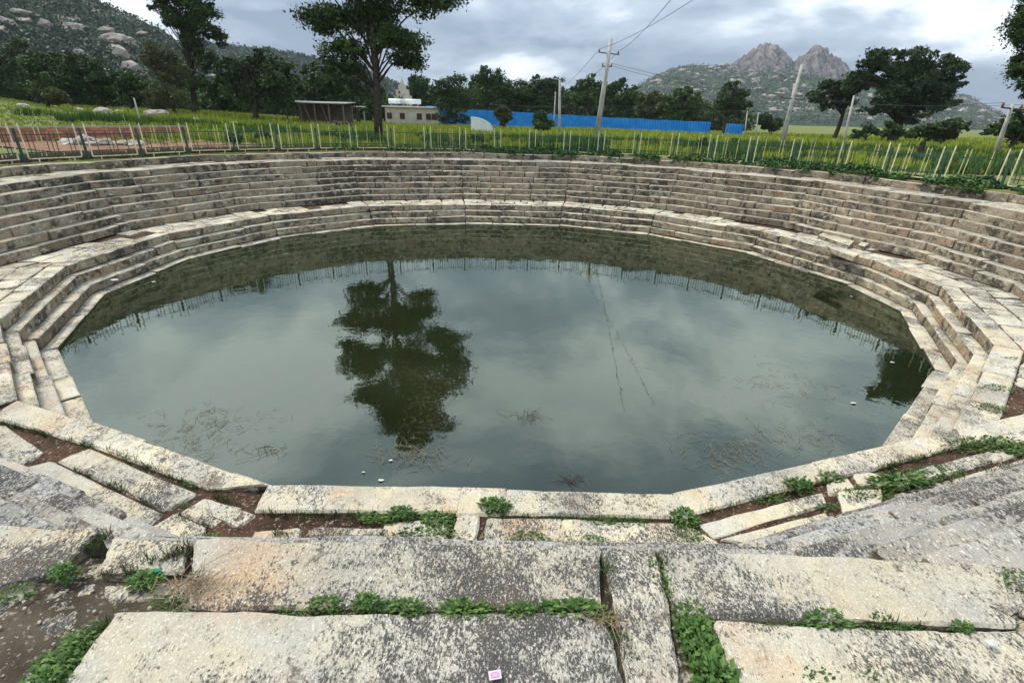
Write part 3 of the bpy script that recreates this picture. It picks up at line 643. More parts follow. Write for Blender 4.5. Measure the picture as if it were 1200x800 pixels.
# ------------------------------------------------------------------ grass, crops and creeper beyond the kerb
def plants(name, label, pts, h, wdt, m, k=6, lean=.35, cat='plants'):
    """upright blades: k narrow triangles a plant"""
    pts = np.repeat(np.asarray(pts), k, 0); n = len(pts); hh = h * (.5 + rng.random(n)); ang = rng.random(n) * 2 * np.pi; ww = wdt * (.6 + .8 * rng.random(n))
    base = pts + np.c_[rng.normal(size=(n, 2)) * wdt * 2.2, np.zeros(n)]; dx = np.c_[np.cos(ang), np.sin(ang), np.zeros(n)]
    tip = base + np.c_[rng.normal(size=(n, 2)) * lean * hh[:, None] * .5, hh]; midp = (base + tip) / 2 + np.c_[rng.normal(size=(n, 2)) * .05 * hh[:, None], np.zeros(n)]
    Vv = np.stack([base - dx * ww[:, None] * .3, base + dx * ww[:, None] * .3, midp + dx * ww[:, None] * .5, tip, midp - dx * ww[:, None] * .5], 1).reshape(-1, 3)
    tint = np.clip(np.tile(np.array([0, 0, .35, .85, .35]), n) + np.repeat(rng.random(n) * .5 - .25, 5), 0, 1)
    o = obj(name, npmesh(name, Vv, np.arange(5 * n).reshape(n, 5), tint), M[m]); tag(o, label, cat, kind='stuff'); return o
def field_pts(n, y0, y1, az0, az1, rmin, test=None):
    out_ = []
    while len(out_) < n:
        y = y0 + (y1 - y0) * random.random(); x = y * math.tan(R(random.uniform(az0, az1)))
        th = math.atan2(y - 14.3, x); 
        if math.hypot(x, y - 14.3) < rim(th) + rmin: continue
        if test and not test(x, y): continue
        out_.append((x, y, ground_h(x, y) - .02))
    return out_
plants('field_crop', 'yellow green flowering crop filling the field behind the fence', field_pts(15000, 22, 52, -36, 48, 1.4, lambda x, y: fbm(x * .12, y * .3, 5) > -.25 and not (x < -9 and y < 34 + .2 * x and math.degrees(math.atan2(x, y)) < -26)), .32, .045, 'crop', 6)
plants('field_crop', 'pale green crop reaching back to the blue fence and trees', field_pts(9000, 50, 100, -40, 50, 10), .42, .10, 'crop', 6)
plants('tall_grass', 'dark green clumps of tall grass among the crop behind the fence', field_pts(3200, 22, 44, -44, 50, .9, lambda x, y: fbm(x * .2, y * .2, 9) > .12 and not (x < -10 and y < 36)), .50, .05, 'hedge', 8)
plants('dry_grass', 'dry brown grass along the foot of the fence on the left', field_pts(4000, 12, 34, -56, -4, .1, lambda x, y: math.hypot(x, y - 14.3) < rim(math.atan2(y - 14.3, x)) + (2.2 if x < -11 else 1.6)), .15, .03, 'dry', 7)
plants('bank_grass', 'short green grass on the rubble bank behind the brick wall', field_pts(7000, 26, 75, -54, -24, 6), .16, .05, 'crop', 6)
def creeper(j0, j1, n, label, d0=1.15, d1=2.6):
    ra, rb = ring(plus(TT, d0)), ring(plus(TT, d1)); P = []
    while len(P) < n:
        u = random.uniform(j0, j1); j = int(u); s = u - j; t = random.random(); p = ra[j].lerp(ra[(j+1) % NS], s).lerp(rb[j].lerp(rb[(j+1) % NS], s), t)
        k = fbm(p.x * .7, p.y * .7, 2)
        if k < -.12 + .5 * (.35 - t): continue
        hgt = (.27 if t > .12 else .02 + 2.2 * t) + max(0, k) * .35
        P.append((p.x, p.y, hgt + .03 + random.random() * .12))
    P = np.array(P); Vv, Fq = leaf_quads(P, .11 * (.6 + .8 * rng.random(len(P))), .55, .8)
    o = obj('creeper', npmesh('creeper', Vv, Fq, np.repeat(rng.random(len(P)), 4)), M['creeper']); tag(o, label, 'creeper', kind='stuff')
creeper(7.2, 11.6, 15000, 'leafy green creeper spilling over the rim kerb at right')
creeper(5.9, 7.2, 900, 'thin creeper at the foot of the fence opposite')

# ------------------------------------------------------------------ brick wall, rubble and sheds behind the fence
M['brick'] = plain('red_brick', (.46, .20, .12), .9, 0, .3, 3)
M['brick_dark'] = plain('brown_brick', (.33, .15, .10), .9, 0, .3, 3)
M['cap'] = plain('cement_cap', (.30, .29, .27), .9, 0, .2, 3)
wall = empty('brick_wall', (0, 0, 0)); tag(wall, 'low red brick wall with a grey cap behind the railing at left', 'wall')
pa, pb = at(-60, 150, 24), at(218, 160, 33); pa = Vector((pa.x, pa.y)); pb = Vector((pb.x, pb.y)); Lw = (pb - pa).length; dr = (pb - pa).normalized(); angw = math.atan2(dr.y, dr.x)
mb = MB(); mb.box((Lw / 2, 0, .35), (Lw, .16, .78)); o = mb.build('wall_core', M['core'], wall); o.location = (pa.x, pa.y, .1); o.rotation_euler.z = angw
bm_ = {}
for k, mm in enumerate(('brick', 'brick_dark')):
    m1 = MB(); m1.box((0, 0, 0), (.44, .05, .125)); me = mesh('brick', m1.v, m1.f); me.materials.append(M[mm]); bm_[k] = me
nx = int(Lw / .46); cnt = 0; rest = MB()
for r_ in range(6):
    for i in range(nx):
        x = (i + .5 + .5 * (r_ % 2)) * .46
        if x > Lw - .2: continue
        if i % 1 == 0 and cnt < 290:
            o = child('brick', bm_[random.random() < .35], wall, (pa.x + dr.x * x + dr.y * .1, pa.y + dr.y * x - dr.x * .1, .22 + r_ * .138), angw); cnt += 1
        else: rest.box((pa.x + dr.x * x + dr.y * .1, pa.y + dr.y * x - dr.x * .1, .22 + r_ * .138), (.44, .05, .125), angw)
if rest.v: o = rest.build('brick_row', M['brick'], wall); o['kind'] = 'stuff'
mb = MB(); mb.box((Lw / 2, 0, 0), (Lw + .1, .3, .07)); o = mb.build('coping', M['cap'], wall); o.location = (pa.x, pa.y, 1.03); o.rotation_euler.z = angw
M['old_rubble'] = plain('old_rubble', (.33, .29, .24), .95, 0, .45, 3)
# bare red earth between the railing and the brick wall
sv = []; sf = []; nq = 40; rq = 8
for i in range(nq + 1):
    p = pa + dr * (Lw * i / nq); th = math.atan2(p.y - 14.3, p.x); q0 = CEN + Vector((math.cos(th), math.sin(th))) * (rim(th) + .3)
    for k in range(rq + 1): q = q0.lerp(p, k / rq); sv.append((q.x, q.y, ground_h(q.x, q.y) + .035 + .03 * fbm(q.x * 1.5, q.y * 1.5)))
for i in range(nq):
    for k in range(rq): a = i * (rq + 1) + k; sf.append((a, a + rq + 1, a + rq + 2, a + 1))
M['earth'] = soil_mat('red_earth', (.15, .075, .045), (.26, .14, .085), (.34, .26, .18), .6)
o = obj('bare_earth', mesh('bare_earth', sv, sf, True), M['earth']); o['kind'] = 'structure'
if o.data.polygons[0].normal.z < 0: o.data.flip_normals()
def rubble(name, label, c, n, rad, lo, hi, group=None, m='old_rubble', slab=False):
    mb = MB()
    for i in range(n):
        a = random.random() * 6.28; r_ = rad * random.random() ** .6; s = random.uniform(lo, hi); h = max(0, (1 - r_ / rad)) * min(rad, 2) * .3
        p = (math.cos(a) * r_, math.sin(a) * r_ * .6, h * random.random() + s * .2)
        if slab and i % 2: mb.box(p, (s * 2.2, s, s * .3), random.random() * 3, random.uniform(-.5, .5), random.uniform(-.4, .4))
        else: v_, f_ = rock_vf(p, (s, s * .9, s * .6), i * 2.1 + c[0]); mb.add(v_, f_)
    o = mb.build(name, M[m]); o.location = c; tag(o, label, 'rubble', group, 'stuff'); return o
p = onz(102, 170, Gz); rubble('rubble_heap', 'heap of broken white slabs behind the railing in front of the brick wall', (p.x, p.y, Gz), 26, 1.3, .15, .42, slab=True)
p = onz(150, 170, Gz); rubble('rubble_heap', 'small scatter of broken stone right of the white slab heap', (p.x, p.y, Gz), 14, .9, .1, .3, slab=True)
def rock(px, py, Y, s, label, group, m='boulder', asp=(1.5, 1, .7)):
    p = at(px, py, Y); o = obj('boulder', boulder_mesh((s * asp[0] * .8, s * asp[1] * .8, s * asp[2] * .8), px * .37), M[m]); o.location = (p.x, p.y, ground_h(p.x, p.y) + s * asp[2] * .25); tag(o, label, 'boulder', group)
GB = 'boulders on the grassy bank at left'
rock(122, 130, 52, .7, 'big rounded brown boulder in the middle of the grassy bank', GB); rock(143, 125, 55, .6, 'long flat grey boulder behind the brown one on the bank', GB, asp=(2.4, 1, .5))
rock(118, 123, 58, .7, 'small grey boulder on the crest above the brown one', GB); rock(26, 120, 54, .4, 'white stone near the left end of the rubble line', GB, 'rubble')
rock(183, 128, 52, .9, 'pale boulder at the foot of the tall dark tree', GB); rock(90, 122, 58, .5, 'low pale stone under the dark shrubs', GB, 'rubble')
rock(228, 133, 50, .35, 'rounded white stone right of the tall dark tree', GB, 'rubble'); rock(272, 132, 50, .3, 'long white stone in the grass left of the open shed', GB, 'rubble', (2.6, 1, .6))
p = at(55, 118, 60); rubble('stone_line', 'broken line of small pale stones along the bank under the shrubs', (p.x, p.y, ground_h(p.x, p.y) - .05), 70, 13, .05, .14, m='boulder')

# open shed
M['tin'] = plain('tin_sheet', (.30, .29, .28), .5, .3, .3, 2); M['wood'] = plain('old_wood', (.16, .12, .09), .9, 0, .3, 5); M['block'] = plain('block_wall', (.17, .13, .11), .9, 0, .3, 2)
def P2(px, py, Y, z): p = at(px, py, Y); return Vector((p.x, Y, z))
Ys = 62; a = P2(338, 140, Ys, 0); b = P2(404, 140, Ys, 0); zt = at(380, 120, Ys).z; shed = empty('open_shed', (a.x, Ys, Gz)); tag(shed, 'low open shed with tin roof and dark interior left of the big tree', 'shed')
Ls = b.x - a.x; ht = zt - Gz
mb = MB(); mb.box((Ls/2, 1.5, ht), (Ls + .8, 4.2, .08), 0, .05); mb.build('roof', M['tin'], shed)
mb = MB(); mb.box((Ls/2, 3.2, ht/2 - .1), (Ls, .2, ht - .2)); mb.build('wall', M['block'], shed)
for k in range(5): mb = MB(); mb.box((Ls * k / 4, -.2, ht / 2 - .06), (.14, .14, ht - .12)); mb.build('post', M['wood'], shed)
for k in range(2): mb = MB(); mb.tube([(Ls * (.45 + .3 * k), -.5, .1), (Ls * (.33 + .3 * k), -.4, ht - .2)], .05, 5); mb.build('brace', M['wood'], shed)
mb = MB()
for i in range(46): v_, f_ = rock_vf((random.uniform(0, Ls), random.uniform(-.2, 1), random.uniform(.1, .7)), (.4, .3, .25), i); mb.add(v_, f_)
o = mb.build('stacked_stones', M['block'], shed); o['kind'] = 'stuff'

# long pale building with tanks on the roof
M['plaster'] = plain('cream_plaster', (.50, .44, .36), .9, 0, .18, 1.5); M['white'] = plain('white_paint', (.74, .74, .72), .6, 0, .1, 1); M['pane'] = plain('dark_window', (.05, .035, .03), .4, 0, .3, 2); M['frame'] = plain('window_frame', (.20, .12, .09), .7)
Yb = 95; a = P2(452, 140, Yb, 0); b = P2(512, 140, Yb, 0); ztop = at(480, 126, Yb).z; bl = empty('long_building', (a.x, Yb, Gz)); tag(bl, 'long single storey cream building with flat roof left of the blue fence', 'building')
Lb = b.x - a.x; hb = ztop - Gz
mb = MB(); mb.box((Lb/2, 3, hb/2), (Lb, 6, hb)); mb.build('wall', M['plaster'], bl)
mb = MB(); mb.box((Lb/2, 3, hb + .1), (Lb + .8, 6.8, .2)); mb.build('roof_slab', M['white'], bl)
for k, fx in enumerate((.08, .33, .66, .84, .95)):
    mb = MB(); mb.box((Lb * fx, -.03, hb * .5), (.9, .1, 1.0)); f_ = mb.build('window', M['frame'], bl); mb = MB()
    for s in (-1, 1): mb.box((Lb * fx + s * .2, -.085, hb * .5), (.34, .03, .84))
    mb.build('pane', M['pane'], f_)
for k, (fx, L_) in enumerate(((.2, 3.0), (.46, 3.6))):
    t = empty('water_heater', (a.x + Lb * fx, Yb + 2, Gz + hb + .2)); tag(t, ('shorter' if k == 0 else 'longer') + ' white horizontal tank on the flat roof of the cream building', 'tank', 'white tanks on the roof')
    mb = MB(); mb.tube([(-L_/2, 0, .75), (L_/2, 0, .75)], .42, 12); mb.build('drum', M['white'], t, True)
    mb = MB(); [mb.box((s * L_ * .35, 0, .17), (.12, .7, .34)) for s in (-1, 1)]; mb.build('stand', M['cap'], t)
sh = empty('shrine_tower', (a.x + Lb * .2, Yb + 7, Gz)); tag(sh, 'small stepped cream tower rising behind the roof tanks', 'tower')
mb = MB(); mb.box((0, 0, 2.4), (3.0, 2, 4.8)); mb.box((0, 0, 5.3), (2.2, 1.6, 1.0)); mb.build('body', M['plaster'], sh)
mb = MB(); mb.box((0, 0, 6.2), (1.2, 1.2, .8)); mb.box((0, 0, 6.9), (.6, .6, .6)); mb.tube([(0, 0, 7.2), (0, 0, 7.9)], [.18, .02], 6); mb.build('spire', M['plaster'], sh)
st = empty('tin_kiosk', P2(420, 140, 78, Gz)); tag(st, 'small white roofed kiosk on a post left of the cream building', 'kiosk')
mb = MB(); mb.box((0, 0, at(420, 125, 78).z - Gz), (2.0, 1.5, .12)); mb.build('roof', M['white'], st); mb = MB(); mb.box((.9, 0, 1), (.15, .15, 2.0)); mb.build('post', M['cap'], st)

# blue sheet fence
g = G('blue_sheet'); g.color(g.mix(g.ramp(g.noise(.8, 5, .6), (.4, 0.0), (.7, 1.0)), (.02, .20, .56), (.04, .29, .68))); g.bs.inputs['Roughness'].default_value = .45; M['blue'] = g.m
bf = empty('blue_sheet_fence', (0, 80, 0)); tag(bf, 'bright blue corrugated sheet fence across the field under the tree belt', 'fence')
top = [(500, 124, 100), (560, 129, 98), (655, 134.5, 94), (740, 139, 88), (815, 142.5, 82), (872, 146, 78)]
P = [at(x, y, Y) for x, y, Y in top]
def corr(a, b, z0, za, zb_, nr):
    vs = []; fs = []; d = (b - a); n = Vector((-d.y, d.x)).normalized()
    for i in range(nr * 4 + 1):
        t = i / (nr * 4); p = a + d * t + n * (.05 if (i // 2) % 2 else -.05); z = za + (zb_ - za) * t
        vs += [(p.x, p.y - 80, z0), (p.x, p.y - 80, z)]
    for i in range(nr * 4): fs.append((2*i, 2*i+2, 2*i+3, 2*i+1))
    return mesh('sheet', vs, fs)
for i in range(len(P) - 1):
    a, b = P[i], P[i+1]; n = max(2, round((b - a).length / 2.4))
    for k in range(n):
        p, q = a.lerp(b, k / n), a.lerp(b, (k + 1) / n); dz = random.uniform(-.04, .05)
        if i == 4 and k == n - 2: continue
        o = obj('sheet_panel', corr(Vector((p.x, p.y)), Vector((q.x, q.y)), .25, p.z + dz, q.z + dz, 6), M['blue'], bf)
        mb = MB(); mb.box((p.x, p.y - 80 + .12, p.z / 2 + .1), (.08, .08, p.z - .3)); mb.build('post', M['cap'], bf)
# curved white sheet lying in the field
pc = at(562, 150, 60); cs_ = empty('curved_white_sheet', (pc.x, 60, Gz)); tag(cs_, 'curved white sheet like a quarter arch standing in the crop by the blue fence', 'sheet')
x0, x1 = at(553, 140, 60).x - pc.x, at(579, 153, 60).x - pc.x; zt = at(555, 137, 60).z - Gz; vs = []; fs = []
for i in range(13):
    t = i / 12; x = x0 + (x1 - x0) * math.sin(t * math.pi / 2); z = zt * math.cos(t * math.pi / 2) ** .8
    vs += [(x, -1.2 + .5 * t, z), (x - .12, 1.4, z * .95 + .02), (x * .95 - .1, -1.2 + .5 * t, z * .93)]
for i in range(12): fs += [(3*i, 3*i+3, 3*i+4, 3*i+1), (3*i, 3*i+2, 3*i+5, 3*i+3)]
obj('sheet', mesh('sheet', vs, fs, True), M['white'], cs_)
mb = MB(); mb.add([(x0, -1.15, 0), (x1, -.65, 0)] + [(x0 + (x1 - x0) * math.sin(t * math.pi / 20), -1.15 + .5 * t / 10, zt * math.cos(t * math.pi / 20) ** .8 * .96) for t in range(10, -1, -1)], [tuple(range(13))]); mb.build('end_panel', M['white'], cs_)

# ------------------------------------------------------------------ poles and wires
M['concrete'] = plain('pole_concrete', (.40, .38, .34), .85, 0, .25, 2); M['wire'] = plain('wire', (.05, .05, .055), .5); M['iron'] = plain('iron', (.12, .12, .12), .6); M['insul'] = plain('insulator', (.30, .12, .08), .3)
def pole(label, bx, by, tx, ty, Y, w0, arms=(), m='concrete', grp='power poles in the field'):
    b = at(bx, by, Y); b.z = ground_h(b.x, b.y) - .3; t = at(tx, ty, Y + random.uniform(-.2, .2)); root = empty('utility_pole', b); tag(root, label, 'pole', grp); d = t - b
    mb = MB(); mb.tube([(0, 0, 0), d * .5, d], [w0 * .5, w0 * .42, w0 * .30], 8); mb.build('shaft', M[m], root, True); ends = []
    for (f, L_, tilt) in arms:
        c = d * f; mb = MB(); v1 = Vector((math.cos(tilt), .25, math.sin(tilt))) * L_ / 2; mb.tube([c - v1, c + v1], .05, 4); arm = mb.build('cross_arm', M['iron'], root)
        for s in (-1, 1):
            e_ = c + v1 * s * .92; mb = MB(); mb.tube([e_, e_ + Vector((0, 0, .12)), e_ + Vector((0, 0, .26))], [.03, .08, .04], 6); mb.build('insulator', M['insul'], arm); ends.append(b + e_ + Vector((0, 0, .26)))
    ends.append(b + d); return ends
eA = pole('tall leaning concrete pole with two cross arms in the middle of the field', 699, 157, 716, 46, 50, .50, ((.87, 1.9, -.05), (.75, .9, .0)))
eB = pole('short plain concrete pole just left of the tall leaning one', 656, 155, 656, 94, 52, .30)
eB2 = pole('thin grey pole behind the short plain one', 649, 143, 651, 108, 84, .28)
eC = pole('thick strongly leaning pole in front of the twin rock domes', 915, 166, 940, 76, 46, .34, ((.62, 2.4, -.04),))
eC2 = pole('thin pole propped beside the thick leaning pole', 921, 163, 931, 98, 46.5, .24)
eD = pole('thin pale pole leaning behind the fence left of the spreading tree', 984, 186, 1001, 112, 34, .17)
eE = pole('leaning pole with a small cross arm near the right edge', 1166, 182, 1187, 122, 33, .28, ((.93, 1.6, -.05),))
eF = pole('short post beside the blue fence end', 872, 164, 876, 130, 60, .16); eG = pole('second short post right of the blue fence end', 884, 168, 889, 132, 50, .13)
eH = pole('thin post standing on the far grassy bank at left', 84+78, 133, 157, 115, 40, .14)
def wire(label, a, b, sag, r_=.012):
    pts = [a.lerp(b, i / 16) - Vector((0, 0, sag * 4 * (i / 16) * (1 - i / 16))) for i in range(17)]; mb = MB(); mb.tube(pts, r_, 4, False); tag(mb.build('overhead_wire', M['wire']), label, 'wire', 'overhead wires')
W = at
wire('upper wire running from the tall leaning pole out of the top of the picture', eA[1], W(800, -17, 22), .3, .014)
wire('lower wire running from the tall leaning pole up to the right', eA[0], W(850, -25, 24), .3, .014)
wire('faint wire dropping left from the tall leaning pole behind the trees', eA[0], W(640, 118, 95), .5, .018)
wire('second faint wire dropping left from the tall pole', eA[1], W(660, 114, 95), .5, .018)
wire('wire from the tall leaning pole across to the thick leaning pole', eA[3], eC[1], .35, .012)
wire('lower of the wires between the tall and the thick leaning poles', eA[2], eC[0], .5, .012)
wire('top wire crossing in front of the spreading tree', eC[1], eE[1], .35, .010); wire('second wire crossing in front of the spreading tree', eC[0], eE[0], .45, .010)
wire('low wire crossing the dark tree belt to the thick leaning pole', W(600, 124, 70), W(905, 118, 60), .3, .014); wire('lowest wire across the tree belt above the blue fence', W(560, 122, 72), W(905, 131, 60), .2, .014)
wire('wire leaving the right pole out of the picture', eE[1], W(1260, 112, 30), .1, .010)

# ------------------------------------------------------------------ trees
def T3(px, Y, z=None): p = at(px, 150, Y); return (p.x, Y, ground_h(p.x, Y) if z is None else z)
Yc = 34; cx = at(443, 165, Yc).x
def cb(lst): return [(Vector((cx + x, Yc + y, EYE + z)), (rx, ry, rz)) for x, y, z, rx, ry, rz in lst]
tree('tall_tree', 'tallest tree with a single dark trunk standing behind the fence, crown leaving the frame', (cx, Yc, Gz),
     cb([(-2.0,.2,2.5,1.2,1.2,.7),(2.3,.1,3.0,1.2,1.2,.6),(-1.6,.3,3.3,1.4,1.4,.8),(1.5,-.3,4.0,1.6,1.5,.9),(-2.7,.4,5.0,1.6,1.5,1.0),(0,1,5.4,1.9,1.6,1.2),(3.4,.3,6.0,1.8,1.5,.9),(-2.2,-.6,6.9,1.8,1.7,1.2),(1.4,-.6,7.4,2.1,1.8,1.3),(4.4,.2,8.0,1.9,1.6,.9),
         (-2.6,.3,8.9,1.9,1.7,1.2),(.6,.5,9.4,2.2,1.9,1.3),(3.6,-.4,9.9,1.9,1.7,1.1),(-1.7,0,11,2.0,1.8,1.2),(1.8,.2,11.6,2.2,1.9,1.3),(-.4,.3,13.0,2.0,1.8,1.3),(2.6,0,13.6,1.7,1.5,1.1),(.8,0,15,1.7,1.5,1.2)]),
     'leaf_dark', 5800, 20, .18, .25, shell=.2, spread=.17, lump=1.25)
tree('slender_tree', 'tall dark twin topped tree in front of the boulder hill', T3(232, 60), blobs_px(60, [(190,5,20,14),(205,-10,20,14),(226,6,20,16),(242,-8,16,14),(243,20,20,16),(212,24,20,14),(252,42,13,13),(228,50,16,14),(240,72,14,14),(230,95,14,14)]), 'leaf_dark', 2200, 18, .22, .22, shell=.15, spread=.2, stems=2)
tree('leaning_tree', 'olive green feathery tree leaning left under the tall twin topped one', T3(208, 56), blobs_px(56, [(190,62,20,16),(180,80,17,16),(200,80,20,18),(192,100,24,16),(210,112,20,18),(185,116,17,12)]), 'leaf_olive', 1300, 16, .17, .18, droop=.8, shell=.15, spread=.22)
tree('bushy_tree', 'broad dark bushy tree left of the open shed', T3(300, 60), blobs_px(60, [(290,75,24,16),(318,82,28,20),(285,100,22,22),(315,108,34,18),(342,100,12,14),(300,88,22,18),(270,92,14,24)]), 'leaf_dark', 900, 15, .34, .3, shell=.3)
tree('bushy_tree', 'dark round tree between the open shed and the tallest tree', T3(372, 70), blobs_px(70, [(368,90,15,14),(380,105,18,16),(362,110,12,12),(395,98,16,20),(405,115,14,12)]), 'leaf_dark', 500, 14, .38, .25, shell=.3)
tree('bushy_tree', 'dark tree standing behind the trunk of the tallest tree', T3(420, 82), blobs_px(82, [(415,98,18,16),(430,112,20,16),(400,118,14,12),(412,82,14,14)]), 'leaf_dark', 420, 14, .40, .25, shell=.3)
gl_ = 'trees on the bank below the left hill'
for k, (px, Y, bl_, lab, m_) in enumerate([
    (8, 80, [(5,75,20,22),(22,60,14,14),(-12,90,20,26),(8,100,22,14)], 'dark tree at the left edge of the picture on the bank', 'leaf_dark'),
    (52, 72, [(48,80,18,14),(60,72,14,12),(50,98,22,16),(35,92,14,16)], 'rounded mid green tree second on the left bank', 'leaf_mid'),
    (92, 70, [(85,78,20,13),(105,85,18,14),(92,100,24,16),(75,95,14,16)], 'wide dark green tree in the middle of the bank', 'leaf_dark'),
    (128, 70, [(122,90,20,14),(135,100,20,15),(118,108,18,12)], 'low dark tree right of the wide one on the bank', 'leaf_dark'),
    (158, 66, [(152,100,16,13),(168,108,14,12),(150,113,14,9)], 'smallest dark tree on the bank near the twin topped tree', 'leaf_dark'),
    (62, 62, [(60,112,9,8),(72,115,10,7)], 'yellow green bush at the foot of the bank trees', 'leaf_olive'),
    (265, 68, [(258,110,12,18),(268,120,14,10)], 'dark shrub right of the twin topped tree trunk', 'leaf_dark')]):
    tree('bank_tree', lab, T3(px, Y), blobs_px(Y, bl_), m_, 800, 14, .34, .25, gl_, shell=.3)
gb_ = 'tree belt behind the blue fence'
for k, (px, Y, bl_, lab, m_) in enumerate([
    (492, 112, [(490,100,14,12),(480,115,14,12),(500,115,14,12)], 'dark tree just right of the tallest tree, behind the cream building', 'leaf_dark'),
    (532, 86, [(530,98,20,11),(516,112,16,14),(540,112,20,16),(528,128,20,10),(548,126,10,9),(522,139,16,8),(543,139,13,8)], 'broad dark tree in front of the left end of the blue fence', 'leaf_dark'),
    (572, 108, [(570,88,13,9),(562,98,12,10),(578,102,18,14),(565,115,20,12),(585,92,6,12)], 'pointed tree with feathery top right of the broad dark tree', 'leaf_mid'),
    (605, 108, [(602,104,16,10),(612,115,18,14),(595,120,16,11)], 'low rounded tree in the belt above the small shrub', 'leaf_dark'),
    (640, 108, [(632,99,14,9),(650,98,14,9),(640,112,24,15),(625,118,15,12)], 'rounded tree in the belt above the short plain pole', 'leaf_dark'),
    (690, 106, [(678,102,10,9),(692,97,10,10),(700,110,18,14),(680,118,18,12)], 'tree with a pointed top behind the tall leaning pole', 'leaf_mid'),
    (725, 104, [(716,105,9,9),(728,103,7,9),(728,118,16,13),(742,112,11,10)], 'spiky topped tree right of the tall leaning pole', 'leaf_dark'),
    (760, 100, [(755,117,14,9),(770,120,14,11),(762,128,18,10)], 'low brownish tree in the belt under the hill slope', 'leaf_olive'),
    (800, 96, [(798,112,12,10),(790,122,16,12),(812,120,16,13),(800,131,20,8)], 'green rounded tree above the right half of the blue fence', 'leaf_mid'),
    (848, 84, [(846,112,7,15),(858,104,9,9),(868,112,9,12),(852,124,20,11),(868,128,12,10)], 'upright tree with forked top at the right end of the blue fence', 'leaf_dark'),
    (905, 90, [(895,140,10,8),(905,146,12,7)], 'small dark tree between blue fence and thick leaning pole', 'leaf_dark'),
    (590, 78, [(590,131,9,8),(591,140,9,7)], 'small round shrub in front of the blue fence', 'leaf_olive'),
    (638, 66, [(636,138,8,8),(640,146,11,7),(630,146,6,6)], 'light green bush left of the short plain pole', 'leaf_mid')]):
    tree('belt_tree', lab, T3(px, Y), blobs_px(Y, bl_), m_, 800, 14, .42 if Y > 90 else .30, .28, gb_, shell=.3)
def wood(label, Y, prof, n, leaf, cl, zb):
    """far belt of crowns that reads as one dark mass"""
    xs = [p[0] for p in prof]; C = []
    for i in range(n):
        px = random.uniform(xs[0], xs[-1]); py = float(np.interp(px, xs, [p[1] for p in prof])) + 3.5 * math.sin(px * .21) + 2.5 * math.sin(px * .53 + 1); y = Y + random.uniform(0, 14); p = at(px, py, y); t = random.random() ** .7
        C.append((p.x, y, zb + (p.z - zb) * t))
    C = np.array(C); k = 10; P = (C[:, None, :] + rng.normal(size=(len(C), k, 3)) * np.array([cl, cl, cl * .6])).reshape(-1, 3); Vv, Fq = leaf_quads(P, leaf * (.6 + .8 * rng.random(len(P))), asp=.6)
    o = obj('wood', npmesh('wood', Vv, Fq, np.repeat(np.repeat(rng.random(len(C)), k) * .7 + rng.random(len(P)) * .3, 4)), M['leaf_dark']); tag(o, label, 'wood', kind='stuff')
wood('continuous dark wood behind the blue fence and belt trees', 122, [(478, 108), (520, 104), (560, 106), (600, 104), (640, 106), (700, 108), (740, 114), (780, 120), (830, 124), (880, 132)], 5200, .6, .7, .3)
wood('dark wood behind the open shed and bushy trees', 98, [(225, 100), (270, 96), (330, 98), (390, 100), (440, 112), (475, 118)], 3600, .5, .6, .6)
wood('dark wood on the bank under the boulder hill', 90, [(-60, 70), (0, 74), (50, 80), (110, 88), (160, 100), (230, 104)], 3600, .5, .6, 2)
tree('spreading_tree', 'huge spreading tree with flat domed crown in front of the right hill', T3(1050, 62), blobs_px(62, [(1005,98,18,12),(1040,72,28,14),(1070,66,26,11),(1100,80,24,14),(1020,90,20,14),(1060,92,34,18),(1095,100,30,14),(1120,98,14,9),(1045,112,30,14),(1075,122,32,12),(1030,126,22,10),(1100,118,20,10),(1060,138,22,8),(1012,74,10,6)], .7), 'leaf_rain', 3600, 16, .26, .55, shell=.3, spread=.15)
tree('spreading_tree', 'smaller spreading tree with a low flat crown left of the huge one', T3(980, 66), blobs_px(66, [(975,103,20,9),(960,112,14,8),(990,115,22,11),(1003,104,15,10),(968,122,14,7)], .7), 'leaf_rain', 520, 14, .34, .3, shell=.3)
tree('round_bush', 'very dark broad bush under the right side of the huge tree', T3(1108, 56), blobs_px(56, [(1095,150,16,8),(1112,149,18,10),(1128,147,10,8),(1105,158,20,7)]), 'leaf_dark', 380, 14, .28, .2, cat='bush', shell=.3)
tree('round_bush', 'dark bush under the left side of the huge tree', T3(1018, 58), blobs_px(58, [(1018,153,12,9),(1006,157,9,7)]), 'leaf_dark', 220, 13, .26, .15, cat='bush', shell=.3)
tree('round_bush', 'dark bush at the trunk foot of the huge tree', T3(1046, 58), blobs_px(58, [(1042,152,14,9),(1062,156,16,8)]), 'leaf_dark', 260, 13, .26, .15, cat='bush', shell=.3)
tree('edge_tree', 'dark tree mass at the right edge behind the leaning pole', T3(1190, 44), blobs_px(44, [(1185,148,18,12),(1205,140,20,16),(1170,155,14,9),(1215,160,20,12)]), 'leaf_dark', 480, 14, .26, .2, shell=.3)
tree('edge_tree', 'tree outside the right edge with drooping branches hanging into the picture', T3(1330, 28), blobs_px(28, [(1205,10,16,14),(1200,45,13,12),(1198,78,16,12),(1215,105,18,12),(1250,60,40,50),(1260,-10,50,50),(1290,40,60,70),(1210,-25,14,20)]), 'leaf_dark', 5200, 18, .13, .35, droop=1.3, shell=.15, spread=.13)
gs = 'shrubs growing along the fence'
